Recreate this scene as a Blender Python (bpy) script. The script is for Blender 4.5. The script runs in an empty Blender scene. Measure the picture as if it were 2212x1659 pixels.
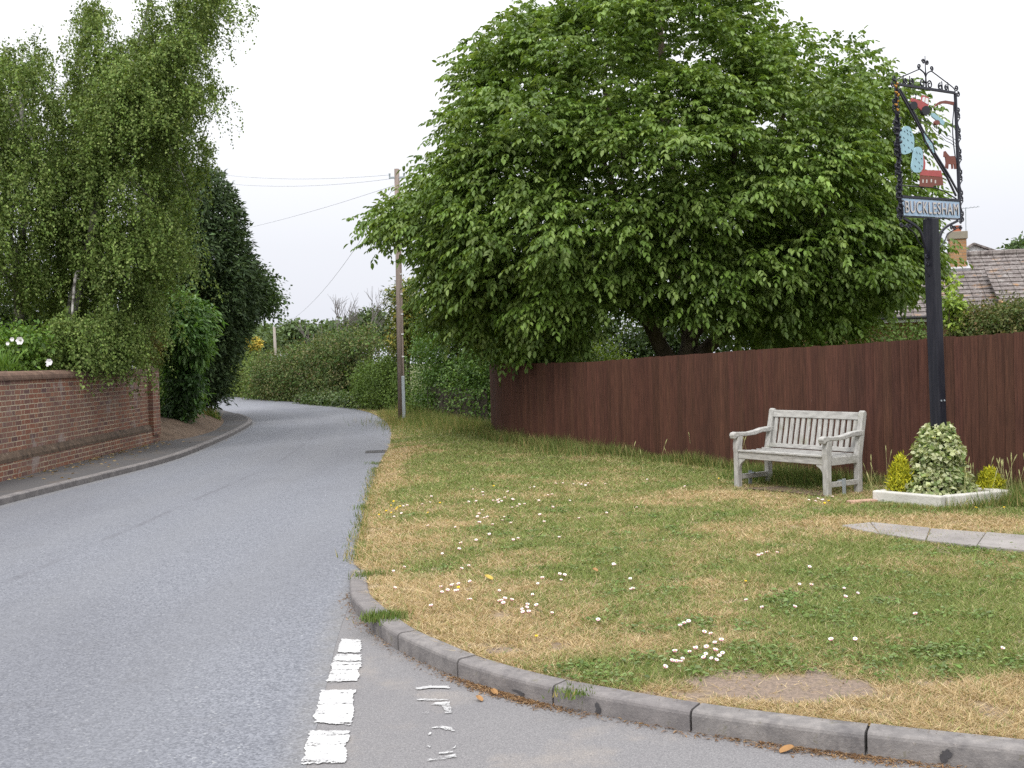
import bpy, bmesh, math, random
import numpy as np
from mathutils import Vector, Matrix
from mathutils.geometry import delaunay_2d_cdt

S = bpy.context.scene
C = S.collection
R = math.radians
rnd = random.Random(7)

# ------------------------------------------------------------------ camera
FW, FH, FL = 2212.0, 1659.0, 2429.0          # working frame of the measurements
PITCH, ROLL, CAMH = R(1.285), R(1.5), 1.65
_f = np.array([0, math.cos(PITCH), -math.sin(PITCH)])
_r0 = np.array([1.0, 0, 0]); _u0 = np.array([0, math.sin(PITCH), math.cos(PITCH)])
_r = math.cos(ROLL) * _r0 - math.sin(ROLL) * _u0
_u = math.sin(ROLL) * _r0 + math.cos(ROLL) * _u0
cam = bpy.data.cameras.new('camera')
cam.sensor_fit = 'HORIZONTAL'; cam.sensor_width = 36; cam.lens = 36 * FL / FW
cam.clip_start = 0.05; cam.clip_end = 3000
camo = bpy.data.objects.new('camera', cam); C.objects.link(camo)
M4 = Matrix(((_r[0], _u[0], -_f[0], 0), (_r[1], _u[1], -_f[1], 0), (_r[2], _u[2], -_f[2], CAMH), (0, 0, 0, 1)))
camo.matrix_world = M4
S.camera = camo

# ------------------------------------------------------------------ sky, sun, exposure
SUN_EL, SUN_AZ = R(50), R(198)               # azimuth clockwise from +Y; light from behind the camera
world = bpy.data.worlds.new('World'); S.world = world; world.use_nodes = True
wn, wl = world.node_tree.nodes, world.node_tree.links
wn.clear()
w_out = wn.new('ShaderNodeOutputWorld'); w_bg = wn.new('ShaderNodeBackground')
w_sky = wn.new('ShaderNodeTexSky'); w_sky.sky_type = 'NISHITA'; w_sky.sun_disc = False
w_sky.sun_elevation = SUN_EL; w_sky.sun_rotation = SUN_AZ; w_sky.dust_density = 4
w_tc = wn.new('ShaderNodeTexCoord'); w_sep = wn.new('ShaderNodeSeparateXYZ')
wl.new(w_tc.outputs['Generated'], w_sep.inputs[0])
w_ramp = wn.new('ShaderNodeValToRGB')         # overcast cloud: dim lilac grey at the horizon, bright overhead
e = w_ramp.color_ramp.elements
e[0].position = 0.0; e[0].color = (0.88, 0.905, 1.0, 1)
e[1].position = 1.0; e[1].color = (2.75, 2.75, 2.78, 1)
for p_, c_ in ((0.10, (0.97, 0.985, 1.05, 1)), (0.2, (1.16, 1.17, 1.2, 1)), (0.5, (1.9, 1.9, 1.93, 1))):
    k = w_ramp.color_ramp.elements.new(p_); k.color = c_
wl.new(w_sep.outputs['Z'], w_ramp.inputs[0])
w_mul = wn.new('ShaderNodeMix'); w_mul.data_type = 'RGBA'; w_mul.blend_type = 'MULTIPLY'; w_mul.inputs[0].default_value = 1
wl.new(w_sky.outputs[0], w_mul.inputs[6]); w_mul.inputs[7].default_value = (0.1, 0.1, 0.1, 1)
w_mix = wn.new('ShaderNodeMix'); w_mix.data_type = 'RGBA'; w_mix.inputs[0].default_value = 0.9
wl.new(w_mul.outputs[2], w_mix.inputs[6]); wl.new(w_ramp.outputs[0], w_mix.inputs[7])
wl.new(w_mix.outputs[2], w_bg.inputs[0]); w_bg.inputs[1].default_value = 1.0
wl.new(w_bg.outputs[0], w_out.inputs[0])
sun = bpy.data.lights.new('sun', 'SUN'); sun.energy = 2.0; sun.angle = R(16); sun.color = (1, 0.96, 0.9)
suno = bpy.data.objects.new('sun', sun); C.objects.link(suno)
_sd = Vector((math.sin(SUN_AZ) * math.cos(SUN_EL), math.cos(SUN_AZ) * math.cos(SUN_EL), math.sin(SUN_EL)))
suno.rotation_euler = _sd.to_track_quat('Z', 'Y').to_euler(); suno.location = (0, 0, 30)
S.view_settings.view_transform = 'Standard'; S.view_settings.look = 'None'
S.view_settings.exposure = 0.0; S.view_settings.gamma = 1.0; S.view_settings.use_curve_mapping = False
S.render.engine = 'CYCLES'
cy = S.cycles
cy.max_bounces = 7; cy.diffuse_bounces = 3; cy.glossy_bounces = 2; cy.transmission_bounces = 4; cy.transparent_max_bounces = 8
cy.sample_clamp_indirect = 6; cy.use_denoising = False; cy.caustics_reflective = False; cy.caustics_refractive = False

# ------------------------------------------------------------------ measuring helpers
def ray(x, y):
    return _f + (x - FW / 2) / FL * _r - (y - FH / 2) / FL * _u
def gp(x, y, z=0.0):                          # the ground point seen there
    d = ray(x, y); t = (z - CAMH) / d[2]
    return np.array([d[0] * t, d[1] * t, z])
def at(x, y, Y):                              # the point seen there at distance Y
    d = ray(x, y); t = Y / d[1]
    return np.array([d[0] * t, Y, CAMH + d[2] * t])
def at_np(x, y, Y):
    d = _f[None] + ((x - FW / 2) / FL)[:, None] * _r[None] - ((y - FH / 2) / FL)[:, None] * _u[None]
    P = d * (Y / d[:, 1])[:, None]; P[:, 2] += CAMH
    return P

def norm(a):
    return a / np.maximum(np.linalg.norm(a, axis=-1, keepdims=True), 1e-9)
def hash3(i, j, k, seed):
    h = (i * 374761393 + j * 668265263 + k * 2147483647 + seed * 1274126177) & 0xFFFFFFFF
    h = ((h ^ (h >> 13)) * 1274126177) & 0xFFFFFFFF
    return ((h ^ (h >> 16)) & 0xFFFFFF) / float(0xFFFFFF)
def vnoise(P, scale=1.0, seed=0):             # value noise, 0..1
    Q = np.asarray(P, float) * scale
    I = np.floor(Q).astype(np.int64); F = Q - I; F = F * F * (3 - 2 * F)
    out = 0
    for a in (0, 1):
        for b in (0, 1):
            for c in (0, 1):
                w = (F[:, 0] if a else 1 - F[:, 0]) * (F[:, 1] if b else 1 - F[:, 1]) * (F[:, 2] if c else 1 - F[:, 2])
                out = out + w * hash3(I[:, 0] + a, I[:, 1] + b, I[:, 2] + c, seed)
    return out
def fbm(P, scale=1.0, seed=0, oct=3):
    s = 0; a = 0.5; t = 0
    for k in range(oct):
        s = s + a * vnoise(P, scale * 2 ** k, seed + k); t += a; a *= 0.5
    return s / t
def in_poly(x, y, poly):
    p = np.asarray(poly, float); q = np.roll(p, -1, 0); r = np.zeros(len(x), bool)
    for (x0, y0), (x1, y1) in zip(p, q):
        if y0 == y1: continue
        c = ((y0 > y) != (y1 > y)) & (x < (x1 - x0) * (y - y0) / (y1 - y0) + x0)
        r ^= c
    return r
def edge_dist(x, y, poly, closed=True, vals=None):
    p = np.asarray(poly, float); q = np.roll(p, -1, 0) if closed else p[1:]
    if not closed: p = p[:-1]
    best = np.full(len(x), 1e9); bv = np.zeros(len(x))
    n = len(vals) if vals is not None else 0
    for k in range(len(p)):
        d = q[k] - p[k]; L = max(d @ d, 1e-12)
        t = np.clip(((x - p[k, 0]) * d[0] + (y - p[k, 1]) * d[1]) / L, 0, 1)
        e_ = np.hypot(x - p[k, 0] - t * d[0], y - p[k, 1] - t * d[1])
        m = e_ < best; best[m] = e_[m]
        if vals is not None: bv[m] = (vals[k] * (1 - t) + vals[(k + 1) % n] * t)[m]
    return (best, bv) if vals is not None else best
def catmull(pts, n=6):
    p = [np.asarray(v, float) for v in pts]; out = []
    for k in range(len(p) - 1):
        a = p[max(k - 1, 0)]; b = p[k]; c = p[k + 1]; d = p[min(k + 2, len(p) - 1)]
        for j in range(n):
            t = j / n
            out.append(0.5 * (2 * b + (c - a) * t + (2 * a - 5 * b + 4 * c - d) * t * t + (3 * b - a - 3 * c + d) * t ** 3))
    out.append(p[-1])
    return np.array(out)

# ------------------------------------------------------------------ object helpers
def tag(o, label=None, cat=None, group=None, kind=None):
    if label: o['label'] = label
    if cat: o['category'] = cat
    if group: o['group'] = group
    if kind: o['kind'] = kind
    return o
def thing(name, label, cat, loc=(0, 0, 0), rz=0, group=None):
    o = bpy.data.objects.new(name, None); C.objects.link(o)
    o.empty_display_size = 0.2; o.location = loc; o.rotation_euler = (0, 0, rz)
    return tag(o, label, cat, group)
def link(name, me, mats, parent=None):
    o = bpy.data.objects.new(name, me); C.objects.link(o)
    for m in (mats if isinstance(mats, (list, tuple)) else [mats]): me.materials.append(m)
    if parent is not None: o.parent = parent
    return o
def mesh_np(name, V, loops, counts, mats, parent=None, col=None, smooth=False, origin=None, mi=None):
    V = np.asarray(V, np.float32)
    if origin is not None: V = V - np.asarray(origin, np.float32)[None]
    me = bpy.data.meshes.new(name)
    me.vertices.add(len(V)); me.vertices.foreach_set('co', V.ravel())
    me.loops.add(len(loops)); me.loops.foreach_set('vertex_index', np.asarray(loops, np.int32))
    counts = np.asarray(counts, np.int32)
    st = np.concatenate([[0], np.cumsum(counts)[:-1]]).astype(np.int32)
    me.polygons.add(len(counts)); me.polygons.foreach_set('loop_start', st)
    if smooth: me.polygons.foreach_set('use_smooth', np.ones(len(counts), bool))
    if mi is not None: me.polygons.foreach_set('material_index', np.asarray(mi, np.int32))
    me.update(calc_edges=True)
    if col is not None:
        a = me.attributes.new('col', 'FLOAT_COLOR', 'FACE')
        a.data.foreach_set('color', np.concatenate([col, np.ones((len(col), 1))], 1).astype(np.float32).ravel())
    o = link(name, me, mats, parent)
    return o

class MB:                                     # collects solid shapes into one mesh
    def __init__(s): s.v = []; s.f = []; s.c = []; s.cur = None
    def add(s, vs, fs):
        b = len(s.v); s.v += [tuple(map(float, v)) for v in vs]
        for f in fs:
            s.f.append([b + i for i in f]); s.c.append(s.cur)
    def box(s, c, d, rot=None, taper=None):
        x, y, z = d[0] / 2, d[1] / 2, d[2] / 2
        vs = [Vector((sx * x, sy * y, sz * z)) for sz in (-1, 1) for sy in (-1, 1) for sx in (-1, 1)]
        if taper: vs = [Vector((v.x * (taper if v.z > 0 else 1), v.y * (taper if v.z > 0 else 1), v.z)) for v in vs]
        if rot is not None: vs = [rot @ v for v in vs]
        s.add([v + Vector(c) for v in vs], [(0, 2, 3, 1), (4, 5, 7, 6), (0, 1, 5, 4), (2, 6, 7, 3), (0, 4, 6, 2), (1, 3, 7, 5)])
    def beam(s, a, b, w, h, up=(0, 0, 1)):    # a rectangular bar from a to b
        a, b = Vector(a), Vector(b); d = (b - a); L = d.length; d = d / L
        u_ = Vector(up); sd = d.cross(u_)
        if sd.length < 1e-4: u_ = Vector((0, 1, 0)); sd = d.cross(u_)
        sd.normalize(); u_ = sd.cross(d)
        m = Matrix((sd, d, u_)).transposed()
        s.box((a + b) / 2, (w, L, h), m)
    def tube(s, pts, r, n=6, caps=True):
        pts = [Vector(p) for p in pts]; rs = r if isinstance(r, (list, tuple, np.ndarray)) else [r] * len(pts)
        rings = []; ref = None
        for k, p in enumerate(pts):
            d = (pts[min(k + 1, len(pts) - 1)] - pts[max(k - 1, 0)])
            if d.length < 1e-9: d = Vector((0, 0, 1))
            d.normalize()
            if ref is None:
                ref = Vector((1, 0, 0)) if abs(d.x) < 0.9 else Vector((0, 1, 0))
            a = d.cross(ref); a.normalize(); b = a.cross(d); ref = b
            ref = d.cross(a) * -1 if False else b
            rings.append([p + (a * math.cos(t) + b * math.sin(t)) * rs[k] for t in (2 * math.pi * q / n for q in range(n))])
        vs = [v for rg in rings for v in rg]; fs = []
        for k in range(len(pts) - 1):
            for q in range(n):
                i, j = k * n + q, k * n + (q + 1) % n
                fs.append((i, j, j + n, i + n))
        if caps: fs.append(tuple(range(n - 1, -1, -1))); fs.append(tuple((len(pts) - 1) * n + q for q in range(n)))
        s.add(vs, fs)
    def prism(s, poly, fn, t0, t1):           # polygon (u,v) extruded along w; fn(u,v,w) -> xyz
        n = len(poly)
        s.add([fn(u, v, t0) for u, v in poly] + [fn(u, v, t1) for u, v in poly],
              [tuple(range(n)), tuple(range(2 * n - 1, n - 1, -1))] + [(k, k + n, (k + 1) % n + n, (k + 1) % n) for k in range(n)])
    def lathe(s, prof, c=(0, 0, 0), n=16):
        vs = []; fs = []
        for r_, z in prof:
            vs += [(c[0] + r_ * math.cos(2 * math.pi * q / n), c[1] + r_ * math.sin(2 * math.pi * q / n), c[2] + z) for q in range(n)]
        for k in range(len(prof) - 1):
            for q in range(n):
                i, j = k * n + q, k * n + (q + 1) % n
                fs.append((i, j, j + n, i + n))
        fs.append(tuple(range(n - 1, -1, -1))); fs.append(tuple((len(prof) - 1) * n + q for q in range(n)))
        s.add(vs, fs)
    def build(s, name, m, parent=None, smooth=False, bevel=0, loc=None, seg=2):
        me = bpy.data.meshes.new(name); me.from_pydata(s.v, [], s.f); me.update()
        bm = bmesh.new(); bm.from_mesh(me); bmesh.ops.recalc_face_normals(bm, faces=bm.faces); bm.to_mesh(me); bm.free()
        if smooth: me.polygons.foreach_set('use_smooth', np.ones(len(me.polygons), bool))
        if any(c is not None for c in s.c):
            a = me.attributes.new('col', 'FLOAT_COLOR', 'FACE')
            a.data.foreach_set('color', np.array([(*(c or (1, 1, 1)), 1) for c in s.c], np.float32).ravel())
        o = link(name, me, m, parent)
        if loc is not None: o.location = loc
        if bevel:
            b = o.modifiers.new('bevel', 'BEVEL'); b.width = bevel; b.segments = seg; b.limit_method = 'ANGLE'; b.angle_limit = R(35)
        return o

# ------------------------------------------------------------------ materials
class NT:
    def __init__(s, name):
        s.m = bpy.data.materials.new(name); s.m.use_nodes = True
        s.nt = s.m.node_tree; s.b = s.nt.nodes['Principled BSDF']; s.out = s.nt.nodes['Material Output']
        s.b.inputs['Roughness'].default_value = 0.85; s.b.inputs['Specular IOR Level'].default_value = 0.25
    def n(s, t, **k):
        o = s.nt.nodes.new('ShaderNode' + t)
        for a, v in k.items(): setattr(o, a, v)
        return o
    def l(s, a, b): s.nt.links.new(a, b)
    def val(s, x, sock):
        if isinstance(x, (int, float)): sock.default_value = x
        elif isinstance(x, tuple): sock.default_value = x if len(x) == len(sock.default_value) else (*x, 1)
        else: s.l(x, sock)
    def math(s, op, a, b=0.0, c=0.0):
        o = s.n('Math', operation=op)
        for v, i in ((a, 0), (b, 1), (c, 2)): s.val(v, o.inputs[i])
        return o.outputs[0]
    def mix(s, f, a, b, mode='MIX'):
        o = s.n('Mix', data_type='RGBA', blend_type=mode)
        s.val(f, o.inputs[0]); s.val(a, o.inputs[6]); s.val(b, o.inputs[7])
        return o.outputs[2]
    def pos(s, scale=None):
        o = s.n('TexCoord').outputs['Object']
        if scale:
            mp = s.n('Mapping'); mp.inputs['Scale'].default_value = scale; s.l(o, mp.inputs[0]); o = mp.outputs[0]
        return o
    def noise(s, sc, det=3, rough=0.55, vec=None, dist=0):
        o = s.n('TexNoise'); o.inputs['Scale'].default_value = sc; o.inputs['Detail'].default_value = det
        o.inputs['Roughness'].default_value = rough; o.inputs['Distortion'].default_value = dist
        s.l(vec if vec is not None else s.pos(), o.inputs['Vector'])
        return o.outputs['Fac']
    def voro(s, sc, vec=None, feat='F1', out='Distance'):
        o = s.n('TexVoronoi', feature=feat); o.inputs['Scale'].default_value = sc
        s.l(vec if vec is not None else s.pos(), o.inputs['Vector'])
        return o.outputs[out]
    def ramp(s, f, stops):
        o = s.n('ValToRGB'); el = o.color_ramp.elements
        while len(el) < len(stops): el.new(0.5)
        for k, (p, c) in enumerate(stops):
            el[k].position = p; c = (c, c, c) if isinstance(c, (int, float)) else c; el[k].color = (*c[:3], 1)
        s.l(f, o.inputs[0]); return o.outputs[0]
    def step(s, f, a, b):                      # smooth ramp 0..1 between a and b
        o = s.n('MapRange', interpolation_type='SMOOTHSTEP')
        s.l(f, o.inputs[0]); o.inputs[1].default_value = a; o.inputs[2].default_value = b
        return o.outputs[0]
    def attr(s, name='col'):
        o = s.n('Attribute'); o.attribute_name = name; return o.outputs['Color']
    def col(s, c): s.val(c, s.b.inputs['Base Color']); return s
    def bump(s, h, strength=0.3, dist=0.01):
        o = s.n('Bump'); o.inputs['Strength'].default_value = strength; o.inputs['Distance'].default_value = dist
        s.l(h, o.inputs['Height']); s.l(o.outputs[0], s.b.inputs['Normal']); return s
    def set(s, **k):
        for a, v in k.items(): s.b.inputs[a.replace('_', ' ')].default_value = v
        return s

def foliage_mat(name, transl=0.3, rough=0.5, spec=0.3, warm=(1.25, 1.2, 0.6)):
    t = NT(name); c = t.attr(); t.col(c); t.b.inputs['Roughness'].default_value = rough
    t.b.inputs['Specular IOR Level'].default_value = spec
    tr = t.n('BsdfTranslucent'); t.l(t.mix(1.0, c, (*warm, 1), 'MULTIPLY'), tr.inputs[0])
    mx = t.n('MixShader'); mx.inputs[0].default_value = transl
    t.l(t.b.outputs[0], mx.inputs[1]); t.l(tr.outputs[0], mx.inputs[2]); t.l(mx.outputs[0], t.out.inputs[0])
    return t.m
def plain(name, c, rough=0.7, var=0.15, sc=8, bump=0.0, spec=0.3, metal=0):
    t = NT(name); n = t.noise(sc, 5)
    t.col(t.mix(n, tuple(v * (1 - var) for v in c), tuple(min(1, v * (1 + var)) for v in c)))
    t.set(Roughness=rough, Metallic=metal); t.b.inputs['Specular IOR Level'].default_value = spec
    if bump: t.bump(t.noise(sc * 6, 4), bump, 0.01)
    return t.m

LEAF = foliage_mat('leaf', 0.32, 0.48, 0.35)
LEAF_DULL = foliage_mat('leaf_dull', 0.25, 0.6, 0.2)
NEEDLE = foliage_mat('needle', 0.15, 0.6, 0.2)
BLADE = foliage_mat('grass_blade', 0.3, 0.6, 0.2, (1.1, 1.1, 0.75))
def bark(name, a, b, sc=6):
    t = NT(name); n = t.noise(sc, 5, vec=t.pos((1, 1, 0.25))); t.col(t.ramp(n, [(0.35, a), (0.65, b)])); t.bump(n, 0.6, 0.02); return t.m
BARK = bark('bark', (0.045, 0.035, 0.025), (0.13, 0.105, 0.075))
t = NT('birch_bark'); n1 = t.noise(3, 5, vec=t.pos((1, 1, 2.2))); n2 = t.noise(1.2, 3)
t.col(t.mix(t.step(n2, 0.5, 0.62), t.ramp(n1, [(0.42, (0.05, 0.045, 0.04)), (0.55, (0.34, 0.33, 0.31))]), (0.12, 0.12, 0.09))); t.bump(n1, 0.4, 0.01)
BIRCHBARK = t.m

# main road: grey chippings, worn wheel tracks, seam along the middle
t = NT('road_chippings')
uvn = t.n('UVMap'); sp = t.n('SeparateXYZ'); t.l(uvn.outputs[0], sp.inputs[0]); U = sp.outputs['X']
ch = t.voro(95, out='Color'); shade = t.n('SeparateColor'); t.l(ch, shade.inputs[0])
base = t.mix(shade.outputs[0], (0.092, 0.099, 0.119), (0.226, 0.236, 0.268))
base = t.mix(t.math('MULTIPLY', t.noise(300, 2), 0.25), base, (0.21, 0.215, 0.23))
base = t.mix(t.math('MULTIPLY', t.math('GREATER_THAN', shade.outputs[1], 0.985), 0.6), base, (0.36, 0.37, 0.38))
big = t.noise(0.35, 4, vec=t.pos((1, 0.35, 1)))
base = t.mix(t.math('MULTIPLY', t.step(big, 0.42, 0.62), 0.30), base, (0.10, 0.10, 0.112))
def band(c, w): return t.math('SUBTRACT', 1.0, t.step(t.math('ABSOLUTE', t.math('SUBTRACT', t.math('ADD', U, t.math('MULTIPLY', t.math('SUBTRACT', t.noise(0.8, 3), 0.5), 0.02)), c)), 0.0, w))
base = t.mix(t.math('MULTIPLY', t.math('MULTIPLY', band(0.47, 0.014), t.step(t.noise(0.9, 2), 0.35, 0.6)), 0.42), base, (0.10, 0.10, 0.115))
for c_ in (0.12, 0.36, 0.60, 0.84):
    base = t.mix(t.math('MULTIPLY', band(c_, 0.10), 0.22), base, (0.185, 0.19, 0.205))
edge = t.math('ADD', t.math('SUBTRACT', 1.0, t.step(U, 0.0, 0.05)), t.step(U, 0.965, 1.0))
base = t.mix(t.math('MULTIPLY', edge, t.math('MULTIPLY', t.noise(5, 4), 0.6)), base, (0.20, 0.185, 0.16))
base = t.mix(t.math('MULTIPLY', t.step(t.noise(2.6, 6, 0.7), 0.56, 0.72), 0.22), base, (0.105, 0.103, 0.108))
t.col(base); t.bump(t.voro(120), 0.35, 0.004); t.set(Roughness=0.75); ROAD = t.m
# side road: older smoother asphalt with dust
t = NT('side_road_asphalt')
ch = t.noise(120, 3, 0.7); base = t.ramp(ch, [(0.3, (0.135, 0.131, 0.137)), (0.72, (0.30, 0.292, 0.295))])
d_ = t.step(t.noise(1.7, 6, 0.65), 0.50, 0.68)
base = t.mix(t.math('MULTIPLY', d_, 0.45), base, (0.36, 0.315, 0.27))
d2 = t.step(t.noise(0.7, 4), 0.50, 0.62); base = t.mix(t.math('MULTIPLY', d2, 0.3), base, (0.17, 0.165, 0.175))
spk = t.math('LESS_THAN', t.voro(26), 0.10); base = t.mix(t.math('MULTIPLY', spk, 0.7), base, (0.09, 0.085, 0.085))
base = t.mix(t.math('MULTIPLY', t.step(t.voro(150, out='Distance'), 0.25, 0.6), 0.45), base, (0.13, 0.128, 0.135))
t.col(base); t.bump(ch, 0.7, 0.006); SIDEROAD = t.m
t = NT('pavement_asphalt'); ch = t.noise(60, 4, 0.7)
base = t.ramp(ch, [(0.3, (0.066, 0.064, 0.067)), (0.7, (0.112, 0.108, 0.109))])
base = t.mix(t.math('MULTIPLY', t.step(t.noise(1.1, 5), 0.5, 0.7), 0.5), base, (0.15, 0.12, 0.095)); t.col(base); t.bump(ch, 0.3, 0.004); PAVE = t.m
t = NT('kerb_concrete'); n1 = t.noise(6, 8, 0.75); n2 = t.noise(90, 3, 0.7)
oi = t.n('ObjectInfo').outputs['Random']
base = t.ramp(n1, [(0.32, (0.11, 0.104, 0.104)), (0.5, (0.18, 0.17, 0.167)), (0.7, (0.28, 0.262, 0.252))])
base = t.mix(t.math('MULTIPLY', oi, 0.35), base, (0.15, 0.135, 0.14))
base = t.mix(t.math('MULTIPLY', t.step(n2, 0.6, 0.75), 0.6), base, (0.38, 0.34, 0.32))
base = t.mix(t.math('MULTIPLY', t.step(t.noise(2.2, 5, 0.7, vec=t.pos((1, 1, 0.5))), 0.58, 0.66), 0.5), base, (0.09, 0.085, 0.09))
base = t.mix(t.math('MULTIPLY', t.step(t.noise(11, 6, 0.75), 0.60, 0.66), 0.45), base, (0.12, 0.115, 0.06))
t.col(base); t.bump(t.math('ADD', n2, t.math('MULTIPLY', n1, 1.5)), 0.6, 0.006); KERB = t.m
t = NT('white_paint'); n1 = t.noise(6, 6, 0.75, vec=t.pos((0.5, 2.6, 1))); n2 = t.noise(70, 4, 0.7)
wear = t.math('MAXIMUM', t.step(t.math('ADD', n1, t.math('MULTIPLY', n2, 0.45)), 0.81, 0.85), t.step(n2, 0.66, 0.72))
t.col(t.ramp(t.noise(10, 3), [(0.3, (0.40, 0.40, 0.405)), (0.7, (0.50, 0.50, 0.50))])); t.set(Roughness=0.6)
tp = t.n('BsdfTransparent'); mx = t.n('MixShader'); t.l(wear, mx.inputs[0]); t.l(t.b.outputs[0], mx.inputs[1]); t.l(tp.outputs[0], mx.inputs[2]); t.l(mx.outputs[0], t.out.inputs[0])
PAINT = t.m
PAINT2 = PAINT.copy(); PAINT2.name = 'worn_white_paint'
for nd in PAINT2.node_tree.nodes:
    if nd.type == 'MAP_RANGE' and abs(nd.inputs[1].default_value - .81) < 1e-3: nd.inputs[1].default_value = .70; nd.inputs[2].default_value = .80
t = NT('soil'); n1 = t.noise(9, 6, 0.7); t.col(t.ramp(n1, [(0.3, (0.075, 0.052, 0.036)), (0.7, (0.19, 0.14, 0.105))])); t.bump(t.noise(30, 5), 0.7, 0.03); SOIL = t.m
t = NT('leaf_litter_soil'); n1 = t.noise(5, 6, 0.7); sp_ = t.math('LESS_THAN', t.voro(18), 0.16)
base = t.ramp(n1, [(0.3, (0.085, 0.058, 0.04)), (0.7, (0.19, 0.135, 0.095))]); t.col(t.mix(t.math('MULTIPLY', sp_, 0.5), base, (0.34, 0.25, 0.16))); t.bump(t.noise(25, 5), 0.8, 0.04); LITTER = t.m
t = NT('field_ground'); n1 = t.noise(0.8, 6, 0.7); t.col(t.ramp(n1, [(0.3, (0.06, 0.075, 0.025)), (0.55, (0.10, 0.11, 0.04)), (0.75, (0.19, 0.16, 0.075))])); t.bump(t.noise(20, 4), 0.6, 0.03); FIELD = t.m
t = NT('turf'); c = t.attr(); n2 = t.noise(45, 4, 0.7)
t.col(t.mix(t.step(n2, 0.35, 0.7), t.mix(1.0, c, (0.75, 0.75, 0.75, 1), 'MULTIPLY'), t.mix(1.0, c, (1.25, 1.2, 1.15, 1), 'MULTIPLY'))); t.bump(n2, 0.8, 0.02); TURF = t.m
t = NT('paving_slab'); n1 = t.noise(3, 6, 0.65); base = t.ramp(n1, [(0.3, (0.20, 0.185, 0.18)), (0.7, (0.31, 0.29, 0.28))])
base = t.mix(t.math('MULTIPLY', t.step(t.noise(9, 5, 0.7), 0.62, 0.70), 0.6), base, (0.15, 0.14, 0.13)); t.col(base); t.bump(t.noise(60, 4), 0.3, 0.005); SLAB = t.m

# Flemish bond brickwork in the wall's own x/z
def brick_mat(name, cols, mortar, lime=0.0):
    t = NT(name); o = t.n('TexCoord').outputs['Object']; sx = t.n('SeparateXYZ'); t.l(o, sx.inputs[0])
    wob = t.math('MULTIPLY', t.math('SUBTRACT', t.noise(6, 2), 0.5), 0.012)
    x = t.math('ADD', sx.outputs['X'], wob); z = t.math('ADD', sx.outputs['Z'], wob)
    row = t.math('FLOOR', t.math('DIVIDE', z, 0.077)); zz = t.math('FLOORED_MODULO', z, 0.077)
    xx = t.math('ADD', x, t.math('MULTIPLY', t.math('FLOORED_MODULO', row, 2.0), 0.17))
    m = t.math('FLOORED_MODULO', xx, 0.34); hd = t.math('GREATER_THAN', m, 0.226)
    bx = t.math('SUBTRACT', m, t.math('MULTIPLY', hd, 0.226))
    mort = t.math('MAXIMUM', t.math('LESS_THAN', zz, 0.013), t.math('LESS_THAN', bx, 0.012))
    idv = t.math('ADD', t.math('MULTIPLY', t.math('FLOOR', t.math('DIVIDE', xx, 0.34)), 2.0), hd)
    cv = t.n('CombineXYZ'); t.l(idv, cv.inputs[0]); t.l(row, cv.inputs[1])
    wn_ = t.n('TexWhiteNoise'); t.l(cv.outputs[0], wn_.inputs['Vector'])
    c = t.ramp(wn_.outputs['Value'], [(k / (len(cols) - 1), q) for k, q in enumerate(cols)])
    big = t.noise(0.9, 4); c = t.mix(t.math('MULTIPLY', t.step(big, 0.42, 0.6), 0.45), c, (0.22, 0.135, 0.11))
    c = t.mix(t.math('MULTIPLY', t.noise(25, 4), 0.4), c, t.mix(1.0, c, (0.55, 0.55, 0.55, 1), 'MULTIPLY'))
    mc = t.mix(t.step(t.noise(1.5, 4), 0.35, 0.65), mortar, tuple(v * 0.6 for v in mortar))
    c = t.mix(mort, c, mc)
    if lime:
        lm = t.math('MULTIPLY', t.step(t.noise(1.3, 5, 0.7), 0.56, 0.66), lime); c = t.mix(lm, c, (0.33, 0.28, 0.26))
    t.col(c); t.bump(t.math('ADD', t.math('MULTIPLY', mort, -1.0), t.math('MULTIPLY', t.noise(40, 3), 0.5)), 0.5, 0.01)
    return t.m
BRICK = brick_mat('old_red_brick', [(0.165, 0.09, 0.08), (0.25, 0.105, 0.072), (0.285, 0.125, 0.082), (0.20, 0.115, 0.105), (0.31, 0.145, 0.09), (0.13, 0.075, 0.075)], (0.50, 0.43, 0.31), 0.7)
BRICKTAN = brick_mat('tan_brick', [(0.36, 0.19, 0.09), (0.42, 0.24, 0.12), (0.33, 0.20, 0.11), (0.46, 0.27, 0.14)], (0.40, 0.33, 0.24))
t = NT('brick_coping'); n1 = t.noise(9, 5, 0.65); t.col(t.ramp(n1, [(0.3, (0.09, 0.06, 0.045)), (0.55, (0.16, 0.10, 0.075)), (0.75, (0.24, 0.17, 0.12))])); t.bump(n1, 0.5, 0.01); COPING = t.m
t = NT('plinth_moss'); n1 = t.noise(7, 6, 0.75); base = t.ramp(n1, [(0.35, (0.06, 0.045, 0.035)), (0.60, (0.15, 0.105, 0.075)), (0.74, (0.34, 0.30, 0.25))]); t.col(base); t.bump(n1, 0.6, 0.02); PLINTHTOP = t.m

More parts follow.
